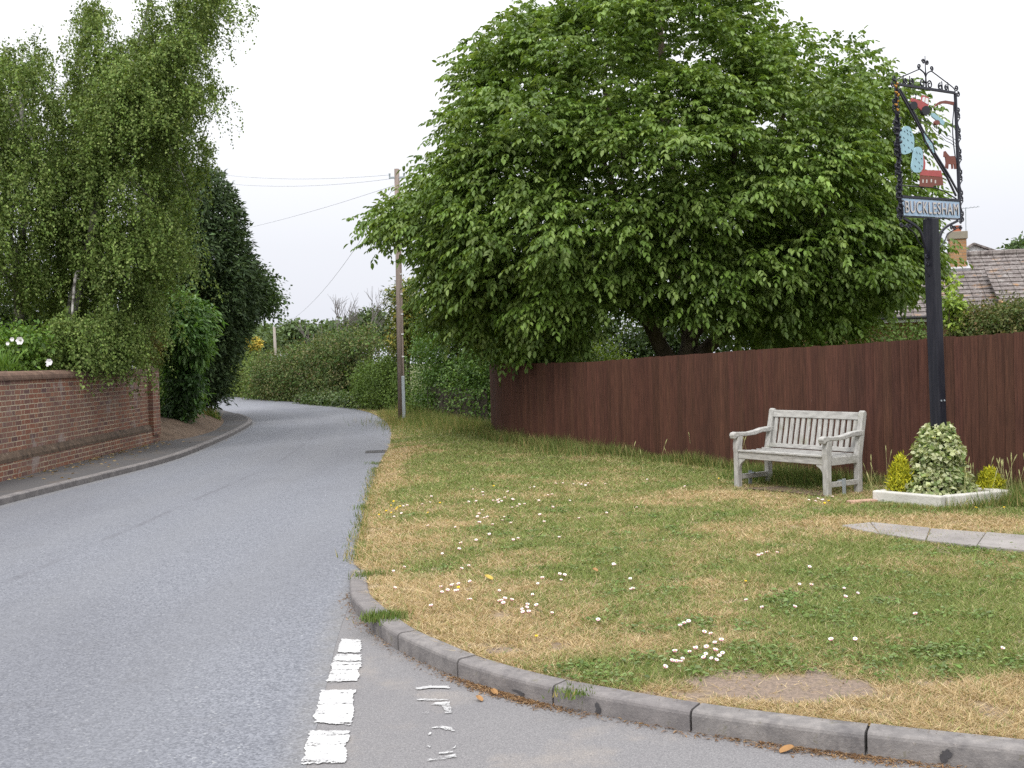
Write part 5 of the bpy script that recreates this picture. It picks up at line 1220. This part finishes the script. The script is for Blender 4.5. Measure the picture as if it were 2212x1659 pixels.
def compound(cl, cen, per, g, cols, rl=.27, ll=.108, pairs=3):
    n = len(cl) * per; c = np.repeat(cl, per, 0)
    out = norm(c - cen[None]); a = g.uniform(0, 6.283, n); rad_ = norm(np.stack([np.cos(a), np.sin(a), g.uniform(-.5, .6, n)], 1) + out * .5)
    start = c + rad_ * (g.random(n)[:, None] ** .7) * .30 + g.normal(0, .06, (n, 3))
    d0 = norm(rad_ * .8 + out * .35 + np.array([0, 0, -.10]) + g.normal(0, .25, (n, 3)))
    rlv = rl * g.uniform(.7, 1.25, n)[:, None]; B = []; A = []; Nn = []; Ls = []; Cc = []
    cbase = jitter_cols(cols, n, g, .14) * np.repeat(wtone, per)[:, None]
    sidev = norm(np.cross(d0, np.array([0, 0, 1.0]) + g.normal(0, .15, (n, 3)))); upn = np.cross(sidev, d0)
    for k in range(pairs + 1):
        t_ = .35 + .65 * k / pairs
        pos_ = start + d0 * rlv * t_ + np.array([0, 0, -1]) * rlv * .42 * t_ * t_
        for s_ in ((-1, 1) if k < pairs else (0,)):
            ax = norm(d0 * (.45 if s_ else 1.0) + sidev * s_ * .75 + np.array([0, 0, -.62]) + g.normal(0, .18, (n, 3)))
            B.append(pos_); A.append(ax); Nn.append(norm(upn + np.array([0, 0, .35]) + g.normal(0, .22, (n, 3)))); Ls.append(ll * g.uniform(.75, 1.25, n) * (.8 + .3 * k / pairs)); Cc.append(cbase * g.uniform(.85, 1.15, (n, 1)))
    B, A, Nn, Ls, Cc = map(np.concatenate, (B, A, Nn, Ls, Cc))
    v, l, c, k = leaf_mesh(B, A, Nn, Ls, Ls * .52, False, .3, .22)
    return v, l, c, np.repeat(Cc, k, 0)
v, l, c, col = compound(cl, cen, 10, g, [(.122, .202, .037), (.153, .24, .048), (.098, .168, .032), (.205, .285, .08)])
mesh_np('crown', v, l, c, LEAF, walnut, col, origin=wbase)
print('walnut faces', len(c))
tb = MB()
def L_(*px, d=WD): return [tuple(at(x, y, d + dd) - wbase) for x, y, dd in px]
limbs = [(L_((1455, 930, 0), (1450, 800, 0), (1425, 745, 0), (1395, 690, -.2), (1340, 640, -.6), (1230, 560, -1.5), (1120, 470, -2.2)), .20, .05),
         (L_((1470, 930, .1), (1480, 790, .1), (1490, 735, .2), (1470, 640, .4), (1460, 500, .5), (1440, 320, .3), (1430, 120, .2), (1420, -20, .2)), .22, .04),
         (L_((1480, 920, 0), (1510, 780, 0), (1560, 720, -.3), (1650, 610, -1), (1760, 480, -1.8), (1850, 330, -1.5)), .19, .04),
         (L_((1425, 740, 0), (1420, 690, .3), (1390, 620, .8), (1330, 420, 1.6), (1250, 230, 2), (1180, 110, 1.6)), .13, .03),
         (L_((1490, 735, .2), (1560, 640, 1), (1640, 450, 1.8), (1700, 220, 1.5)), .12, .03),
         (L_((1340, 640, -.6), (1200, 610, -.4), (1050, 560, -.2), (920, 500, 0), (810, 490, .2)), .09, .02),
         (L_((1560, 720, -.3), (1700, 650, .5), (1860, 590, .8), (1960, 560, .4)), .09, .02),
         (L_((1470, 640, .4), (1400, 480, -1.4), (1330, 300, -2.4), (1300, 160, -2)), .09, .02),
         (L_((1480, 600, .3), (1560, 430, -1.6), (1600, 260, -2.4), (1620, 120, -1.8)), .09, .02)]
grow_branches(tb, limbs, cl - wbase, r_tw=.011, sag=.04)
tb.build('trunk', BARK, walnut, smooth=True)

# birches: leaves on hanging strands
def birch(name, label, poly, depth, thick, nst, seed, trunk_px, cols, lower=None, leafn=20, extra=None):
    g = np.random.default_rng(seed)
    KS = 12; mj = crown_points(poly, depth, thick, nst // KS, g, 1.3, .38, .45, seed, 0, 13); cen = mj.mean(0)
    hr = np.abs(g.normal(0, .21, (len(mj) * KS, 1))); aa = g.uniform(0, 6.283, (len(mj) * KS, 1))
    if extra:
        mj = np.concatenate([mj, crown_points(extra[0], extra[1], .35, extra[2], g, .5, .0, .5, seed)]); hr = np.abs(g.normal(0, .21, (len(mj) * KS, 1))); aa = g.uniform(0, 6.283, (len(mj) * KS, 1))
    off = np.concatenate([np.cos(aa) * hr, np.sin(aa) * hr, .30 - hr * .8 + g.normal(0, .08, hr.shape)], 1)
    cl = np.repeat(mj, KS, 0) + off; mjr = np.repeat(mj - np.array([0, 0, .3]), KS, 0)
    tp = [at(x, y, depth + d) for x, y, d in trunk_px]; base = np.array([tp[0][0], tp[0][1], 0.3])
    root = thing(name, label, 'tree', tuple(base), 0, 'silver birches behind the brick wall')
    n = len(cl); ln = g.uniform(.25, .95, n)
    bt = at_np(np.zeros(1), np.zeros(1), np.array([depth]))
    nl = n * leafn; t_ = g.random(nl); c = np.repeat(cl, leafn, 0); out = norm(norm(np.repeat(cl - mjr, leafn, 0)) + norm(np.repeat(cl - cen, leafn, 0) * np.array([1, 1, .3])) * .5)
    sx = np.repeat(g.normal(0, .06, (n, 3)), leafn, 0)
    P = c + out * (.22 * np.sqrt(t_))[:, None] + np.array([0, 0, -1]) * (np.repeat(ln, leafn) * (t_ - .35))[:, None] + sx * t_[:, None] + g.normal(0, .028, (nl, 3))
    ax = norm(np.array([0, 0, -.9]) + out * .3 + g.normal(0, .6, (nl, 3))); nr = norm(out * .6 + np.array([0, 0, .5]) + g.normal(0, .6, (nl, 3)))
    L = g.uniform(.036, .066, nl)
    v, l, cn, k = leaf_mesh(P, ax, nr, L, L * .75, True)
    tone = np.repeat(1 + g.normal(0, .14, len(mj)), KS * leafn)[:, None]
    mesh_np('crown', v, l, cn, LEAF_DULL, root, np.clip(jitter_cols(cols, nl, g) * tone, .004, 1), origin=base)
    mb = MB(); tl = [tuple(p - base) for p in tp]; tl[0] = (0, 0, -.4)
    limbs = [(tl, .13, .03)]
    for q in range(9):
        i = g.integers(len(tl) // 3, len(tl) - 1); tgt = cl[g.integers(0, n)] - base; a = np.array(tl[i])
        limbs.append(([tuple(a), tuple(a * .5 + tgt * .5 + np.array([0, 0, .5])), tuple(tgt)], .045, .012))
    grow_branches(mb, limbs, (cl - base)[::5], r_tw=.007, sag=.06)
    mb.build('trunk', BIRCHBARK, root, smooth=True)
    print(name, nl)
bcols = [(.13, .198, .046), (.165, .235, .058), (.095, .155, .037), (.21, .26, .085)]
birch('silver_birch', 'tall silver birch with white trunk leaning over the brick wall', [(120, 200), (140, 165), (172, 130), (185, 95), (178, 45), (200, 0), (225, 20), (235, 90), (262, 130), (290, 120), (310, 100), (302, 30), (318, -20), (335, 40), (360, 60), (400, -30), (440, -60), (490, -10), (521, 30), (490, 50), (462, 90), (450, 140), (425, 175), (392, 175), (380, 205), (440, 180), (470, 190), (465, 240), (420, 270), (400, 300), (390, 345), (410, 320), (460, 335), (492, 378), (470, 410), (430, 430), (405, 500), (402, 580), (395, 640), (345, 690), (330, 730), (300, 790), (285, 830), (270, 850), (235, 800), (190, 820), (150, 850), (125, 820), (105, 740), (120, 600), (130, 400), (110, 300)], 22.5, 2.6, 11500, 201,
      [(130, 930, .3), (140, 800, -.6), (148, 740, -1.0), (157, 660, -1.2), (176, 590, -1.3), (196, 520, -1.6), (205, 455, -1.7), (216, 400, -1.2), (232, 330, -1), (265, 210, .2), (300, 90, .4), (330, -20, .4)], bcols, extra=([(112, 745), (290, 740), (288, 800), (262, 812), (235, 785), (195, 790), (165, 808), (130, 800)], lambda x: 19.2 + (x - 110) * .011, 75))
birch('silver_birch', 'silver birch cut off by the left edge of the photo, behind the roses', [(-260, 220), (-120, 180), (0, 150), (40, 120), (85, 115), (105, 150), (118, 230), (120, 320), (140, 420), (130, 520), (115, 640), (90, 690), (40, 700), (-100, 720), (-260, 700)], 21.5, 2.4, 7000, 202,
      [(40, 930, .4), (40, 760, .2), (42, 640, -.2), (40, 560, -.5), (52, 470, -.5), (50, 300, 0), (40, 150, 0)], bcols)

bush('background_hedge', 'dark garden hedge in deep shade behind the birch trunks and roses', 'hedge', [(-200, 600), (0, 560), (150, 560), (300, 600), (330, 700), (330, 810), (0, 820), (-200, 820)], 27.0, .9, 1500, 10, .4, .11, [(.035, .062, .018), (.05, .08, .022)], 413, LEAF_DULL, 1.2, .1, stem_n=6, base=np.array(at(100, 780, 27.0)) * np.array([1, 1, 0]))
# dark conifer with drooping sprays
def conifer(label, poly, depth, thick, n, seed, cols, spray=.34, name='conifer_tree', mat=NEEDLE, per=9):
    g = np.random.default_rng(seed); cl = crown_points(poly, depth, thick, n, g, .7, .22, .4, seed); cen0 = cl.mean(0); base = np.array([cen0[0], cen0[1], 0.2])
    root = thing(name, label, 'tree', tuple(base))
    cen = np.repeat(np.column_stack([np.full(n, cen0[0]), np.full(n, cen0[1]), cl[:, 2]]), per, 0); c = np.repeat(cl, per, 0); m = n * per
    out = norm(c - cen + 1e-5); t_ = np.tile(np.linspace(0, 1, per), n)
    main = norm(np.repeat(norm(cl - cen[::per] + 1e-5) + g.normal(0, .35, (n, 3)) + np.array([0, 0, .12]), per, 0))
    P = c + main * (t_ * spray)[:, None] + np.array([0, 0, -1]) * (spray * .35 * t_ ** 2)[:, None] + g.normal(0, .03, (m, 3))
    ax = norm(main + g.normal(0, .5, (m, 3)) + np.array([0, 0, -.2])); nr = norm(np.array([0, 0, .7]) + out * .4 + g.normal(0, .4, (m, 3)))
    L = g.uniform(.10, .22, m); v, l, cn, k = leaf_mesh(P, ax, nr, L, L * .34, True)
    tone = np.repeat(1 + (fbm(cl, 1.2, seed + 3, 2) - .5) * .5, per)[:, None]
    mesh_np('crown', v, l, cn, mat, root, np.clip(jitter_cols(cols, m, g) * tone, .003, 1), origin=base)
    mb = MB(); zt_ = cl[:, 2].max() - base[2]; limbs = [([(0, 0, -.3), (0, 0, zt_ * .5), (0.05, 0, zt_ * .97)], .2, .03)]
    grow_branches(mb, limbs, (cl - base)[::6], r_tw=.012, sag=-.02); mb.build('trunk', BARK, root, smooth=True)
    return root
conifer('tall dark conifer with drooping sprays behind the birches', [(330, 330), (400, 345), (455, 372), (480, 405), (500, 450), (512, 500), (520, 540), (545, 580), (540, 650), (520, 700), (500, 760), (470, 860), (420, 890), (340, 880), (320, 600)], 33.5, 3.0, 7000, 301, [(.042, .072, .028), (.060, .10, .036), (.085, .125, .05), (.032, .058, .024)], .42)
# dark broadleaf reaching over the road
bush('oak_tree', 'dark broadleaf tree whose branches reach out over the bend of the road', 'tree', [(470, 560), (505, 545), (545, 556), (575, 575), (598, 572), (608, 610), (628, 650), (605, 672), (602, 705), (560, 708), (540, 700), (520, 735), (498, 770), (485, 830), (462, 858), (425, 872), (390, 850), (380, 700)], 36.5, 3.0, 3600, 11, .35, .12, [(.042, .075, .020), (.055, .095, .026), (.032, .060, .018)], 302, LEAF_DULL, 1.3, .24, stem_n=3, r_stem=.12, aspect=.6, base=np.array(at(400, 850, 36.8)) * np.array([1, 1, 0]))
# broad-leaved evergreen shrub at the wall end
bush('evergreen_shrub', 'bright green large leaved evergreen shrub at the end of the brick wall', 'shrub', [(312, 650), (345, 618), (385, 608), (420, 625), (445, 650), (470, 690), (478, 720), (460, 745), (455, 790), (430, 800), (425, 830), (418, 870), (400, 890), (360, 890), (348, 830), (340, 780), (315, 720)], 28.3, 1.9, 1500, 14, .26, .20, [(.095, .19, .045), (.115, .22, .055), (.075, .15, .036), (.17, .27, .10)], 303, LEAF, .75, .22, stem_n=6, droop=.7, up=.8, aspect=.32, flat=.8, simple=False, bias=.35)
bush('laurel_bush', 'dark low laurel bush under the bright evergreen at the bank', 'shrub', [(345, 780), (400, 790), (440, 800), (436, 850), (418, 880), (405, 898), (372, 903), (348, 880)], 27.4, .9, 600, 12, .22, .11, [(.030, .065, .018), (.04, .085, .022)], 304, LEAF, .5, .2, stem_n=5, droop=.8)
bush('bronze_shrub', 'bronze tinged small leaved shrub leaning on the wall pier', 'shrub', [(292, 690), (320, 680), (338, 705), (362, 745), (350, 775), (335, 795), (318, 800), (285, 815), (275, 760)], 26.0, .7, 700, 12, .18, .055, [(.16, .15, .05), (.13, .14, .04), (.20, .165, .06)], 305, LEAF_DULL, .4, .2, stem_n=5)
rose, rcl = bush('rose_bush', 'leafy garden rose with white blooms above the left end of the wall', 'shrub', [(-60, 700), (0, 680), (50, 690), (95, 685), (108, 710), (100, 760), (110, 800), (0, 810), (-60, 810)], 19.0, .8, 420, 14, .22, .085, [(.11, .20, .035), (.085, .165, .03), (.15, .24, .05)], 306, LEAF, .5, .15, stem_n=6)
g = np.random.default_rng(77)
for (px, py, s_) in ((46, 736, .065), (28, 733, .035), (112, 782, .055), (18, 742, .03), (108, 788, .03)):
    p = at(px * .96, py, 18.2) - np.array(rose.location); mb = MB()
    for ring, (r_, n_, el) in enumerate(((1.0, 6, .25), (.65, 5, .7), (.35, 4, 1.1))):
        for k in range(n_):
            a = 2 * math.pi * k / n_ + ring; d = np.array([math.cos(a) * math.cos(el), -.55 + .2 * math.sin(el), math.sin(a) * math.cos(el)]) * s_ * r_
            t2 = np.array([-math.sin(a), 0, math.cos(a)]) * s_ * .55 * r_
            mb.add([tuple(p), tuple(p + d * .7 + t2), tuple(p + d * 1.1), tuple(p + d * .7 - t2)], [(0, 1, 2, 3)])
    mb.build('bloom', PETAL, rose)
# spiky strap leaved plant
p = at(8, 800, 18.0); yr = thing('strap_leaved_plant', 'spiky strap leaved plant at the far left on top of the wall', 'plant', tuple(p)); n = 110
a = g.uniform(0, 6.28, n); el = g.uniform(.3, 1.4, n); ax = np.stack([np.cos(a) * np.cos(el), np.sin(a) * np.cos(el), np.sin(el)], 1)
v, l, c, k = leaf_mesh(np.zeros((n, 3)) + np.array([0, 0, -.05]) + g.normal(0, .08, (n, 3)), ax, norm(np.array([0, 0, 1.]) + g.normal(0, .3, (n, 3))), g.uniform(.3, .52, n), np.full(n, .03)); mesh_np('leaves', v, l, c, LEAF, yr, jitter_cols([(.12, .23, .04), (.16, .27, .06)], n, g))
mb = MB(); mb.tube([(0, 0, -1.6), (0, 0, 0)], [.05, .06], 8); mb.build('stem', BARK, yr)

# hedge on the right of the bend, one plant mass after another
def lerpd(x0, d0, x1, d1): return lambda x: d0 + (d1 - d0) * (x - x0) / (x1 - x0)
bush('elm_bush', 'dark green elm bush filling the gap between pole and brown fence', 'shrub', [(868, 760), (880, 680), (940, 655), (1000, 655), (1070, 660), (1130, 700), (1190, 770), (1150, 800), (1110, 800), (1110, 860), (1110, 900), (1040, 905), (990, 880), (950, 890), (900, 905), (880, 900), (862, 860)], lerpd(860, 34.8, 1100, 28.0), 1.7, 3000, 12, .26, .075, [(.050, .098, .020), (.065, .12, .027), (.040, .08, .018), (.09, .145, .035)], 401, LEAF, .8, .24, stem_n=7, aspect=.7, bright=1.6)
bush('hawthorn_bush', 'light green hawthorn bush just left of the telegraph pole', 'shrub', [(755, 800), (775, 765), (820, 760), (840, 745), (872, 740), (890, 770), (892, 880), (880, 900), (845, 905), (815, 895), (780, 878), (755, 860)], lerpd(755, 42, 890, 36.0), 1.5, 1900, 12, .26, .075, [(.085, .135, .030), (.105, .16, .038), (.065, .11, .025)], 402, LEAF_DULL, 1.0, .22, stem_n=6, aspect=.7)
bush('golden_cypress', 'golden yellow tinged cypress rising behind the telegraph pole', 'tree', [(828, 740), (838, 690), (826, 640), (845, 602), (870, 590), (910, 600), (930, 700), (920, 760), (850, 765)], 37.5, 1.4, 900, 10, .28, .14, [(.15, .15, .035), (.24, .21, .04), (.09, .13, .03), (.07, .11, .03)], 403, NEEDLE, .6, .2, stem_n=2, aspect=.35, droop=.4)
bush('hedge', 'long olive green hedge lining the outside of the bend', 'hedge', [(520, 770), (560, 750), (600, 748), (640, 722), (690, 712), (740, 698), (790, 690), (830, 695), (840, 740), (835, 780), (800, 800), (790, 875), (740, 878), (690, 872), (640, 868), (590, 864), (540, 860), (515, 850)], lerpd(500, 58.5, 835, 41.5), 1.8, 6500, 12, .34, .10, [(.075, .105, .032), (.10, .125, .040), (.055, .088, .028), (.125, .12, .055), (.06, .11, .03)], 404, LEAF_DULL, 1.7, .22, stem_n=14, aspect=.65, base=np.array(at(700, 870, 47)) * np.array([1, 1, 0]))
bush('hedge', 'farther yellow green hedge where the road disappears to the left', 'hedge', [(410, 800), (440, 790), (480, 790), (505, 765), (540, 752), (575, 760), (590, 800), (580, 860), (540, 858), (480, 853), (410, 848)], lerpd(410, 70, 590, 56), 1.8, 2600, 10, .42, .12, [(.10, .14, .032), (.12, .165, .040), (.08, .115, .028)], 405, LEAF_DULL, 1.6, .22, stem_n=8, aspect=.65)
bush('bramble_patch', 'dark ivy and bramble clump at the foot of the hedge on the road edge', 'shrub', [(640, 855), (700, 845), (750, 850), (790, 850), (792, 878), (755, 884), (700, 876), (640, 870)], lerpd(640, 48.0, 790, 40.2), .7, 900, 12, .22, .10, [(.05, .085, .025), (.075, .115, .035), (.12, .15, .07)], 406, LEAF, .5, .2, stem_n=6, aspect=.8)
bush('laburnum', 'yellow flowering bush showing above the far hedge', 'tree', [(528, 752), (535, 738), (552, 734), (562, 744), (556, 756)], 66, .8, 140, 12, .3, .14, [(.50, .36, .07), (.36, .30, .06), (.16, .20, .05)], 407, LEAF_DULL, .6, .1, stem_n=2, base=np.array(at(545, 840, 66)) * np.array([1, 1, 0]))
bush('young_sapling', 'thin lime green leafy shoots reaching up the roof beside the sign post', 'plant', [(2048, 600), (2060, 592), (2068, 640), (2080, 690), (2055, 700), (2050, 650)], 16.5, .2, 120, 8, .10, .07, [(.22, .30, .05), (.16, .24, .04)], 408, LEAF, .3, .1, stem_n=3, aspect=.7, base=np.array(at(2062, 720, 16.5)) * np.array([1, 1, 0]), r_stem=.02)
bush('garden_shrub', 'dense brownish green garden shrub rising over the fence at the right edge', 'shrub', [(2030, 720), (2050, 680), (2090, 650), (2120, 668), (2150, 640), (2200, 635), (2290, 640), (2300, 735), (2200, 745), (2040, 745)], lerpd(2030, 17.0, 2300, 16.0), .9, 2000, 12, .18, .05, [(.07, .10, .028), (.10, .115, .04), (.055, .08, .022), (.14, .12, .05)], 409, LEAF_DULL, .7, .24, stem_n=7, base=np.array(at(2150, 720, 16.6)) * np.array([1, 1, 0]))
bush('garden_shrub', 'loose garden shrub between the walnut and the sign post, over the fence', 'shrub', [(1850, 745), (1870, 725), (1930, 705), (1960, 690), (2000, 690), (2030, 700), (2030, 745), (1900, 755)], 18.5, .6, 110, 10, .2, .06, [(.07, .115, .028), (.10, .15, .04)], 410, LEAF_DULL, .5, .25, stem_n=6, base=np.array(at(1950, 720, 18.5)) * np.array([1, 1, 0]))
bush('undergrowth_shrub', 'yellow green shrub glowing in the shade under the walnut', 'shrub', [(1090, 790), (1110, 720), (1180, 690), (1250, 730), (1330, 725), (1370, 750), (1390, 775), (1300, 795)], 26.5, 1.2, 700, 10, .25, .08, [(.13, .20, .03), (.17, .23, .04), (.09, .15, .03)], 411, LEAF, .6, .25, stem_n=5, base=np.array(at(1230, 760, 26.5)) * np.array([1, 1, 0]))
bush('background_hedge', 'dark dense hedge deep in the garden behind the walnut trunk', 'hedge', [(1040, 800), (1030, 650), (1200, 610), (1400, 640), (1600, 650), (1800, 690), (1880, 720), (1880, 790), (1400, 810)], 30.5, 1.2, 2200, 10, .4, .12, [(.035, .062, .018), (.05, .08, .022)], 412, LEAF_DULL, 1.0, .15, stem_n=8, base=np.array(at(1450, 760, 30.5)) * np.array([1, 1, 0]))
# far trees
far = [('distant_tree', 'pale far tree left of the distant pole', [(520, 745), (530, 722), (560, 712), (590, 716), (600, 745), (560, 760)], 95, 4), ('distant_tree', 'far tree just right of the distant pole', [(592, 745), (605, 712), (640, 703), (670, 706), (690, 722), (680, 750)], 110, 5),
       ('distant_tree', 'far wood edge dipping behind the olive hedge', [(670, 735), (690, 710), (730, 704), (770, 716), (780, 745), (700, 750)], 120, 5), ('round_tree', 'dark rounded tree top above the hedge near the telegraph pole', [(738, 715), (748, 688), (770, 672), (800, 668), (830, 678), (845, 700), (840, 730), (760, 735)], 75, 3.5),
       ('distant_tree', 'low dark far tree behind the yellow flowering bush', [(505, 765), (515, 735), (540, 728), (570, 735), (575, 765)], 85, 3), ('roof_tree', 'small leafy tree top showing behind the bungalow ridge at the right edge', [(2180, 560), (2185, 540), (2200, 528), (2240, 520), (2270, 560)], 45, 1.2)]
fcols = {'distant_tree': [(.085, .125, .05), (.10, .145, .06), (.07, .105, .045)], 'round_tree': [(.045, .07, .028), (.06, .085, .034)], 'roof_tree': [(.08, .12, .05), (.06, .10, .04)]}
for k, (nm, lb, pl, d, th) in enumerate(far):
    bush(nm, lb, 'tree', pl, d, th, 620, 10, .010 * d, .0036 * d, fcols[nm], 500 + k, LEAF_DULL, .02 * d, .2, stem_n=3, aspect=.7, base=np.array(at(np.mean([q[0] for q in pl]), 830, d)) * np.array([1, 1, 0]), r_stem=.15, twigs=20)
# leafless tree
bt = at(762, 720, 58); bare = thing('bare_tree', 'leafless grey tree standing behind the hedge', 'tree', (bt[0], bt[1], 0)); mb = MB(); g = np.random.default_rng(91)
def fork(p, d, L_, r_, lv):
    q = p + d * L_; mid = (p + q) / 2 + g.normal(0, .04, 3) * L_
    mb.tube([tuple(p), tuple(mid), tuple(q)], [r_, r_ * .85, r_ * .65], 5, caps=False)
    if lv == 0: return
    for k in range(3 if lv > 1 else 4):
        nd = d + g.normal(0, .42, 3) * np.array([1, .8, .6]) + np.array([0, 0, .12]); nd /= np.linalg.norm(nd); fork(p + (q - p) * g.uniform(.55, 1), nd, L_ * g.uniform(.55, .8), r_ * .6, lv - 1)
for k, (dx, hh, lv) in enumerate(((-2.2, 1.8, 3), (-.7, 2.3, 4), (.8, 2.1, 4), (2.2, 1.7, 3))):
    fork(np.array([dx * .4, 0, .5]), norm(np.array([dx * .28, 0, 1.0])), hh, .055, lv)
mb.build('branches', plain('grey_bark', (.14, .125, .12), .9), bare)
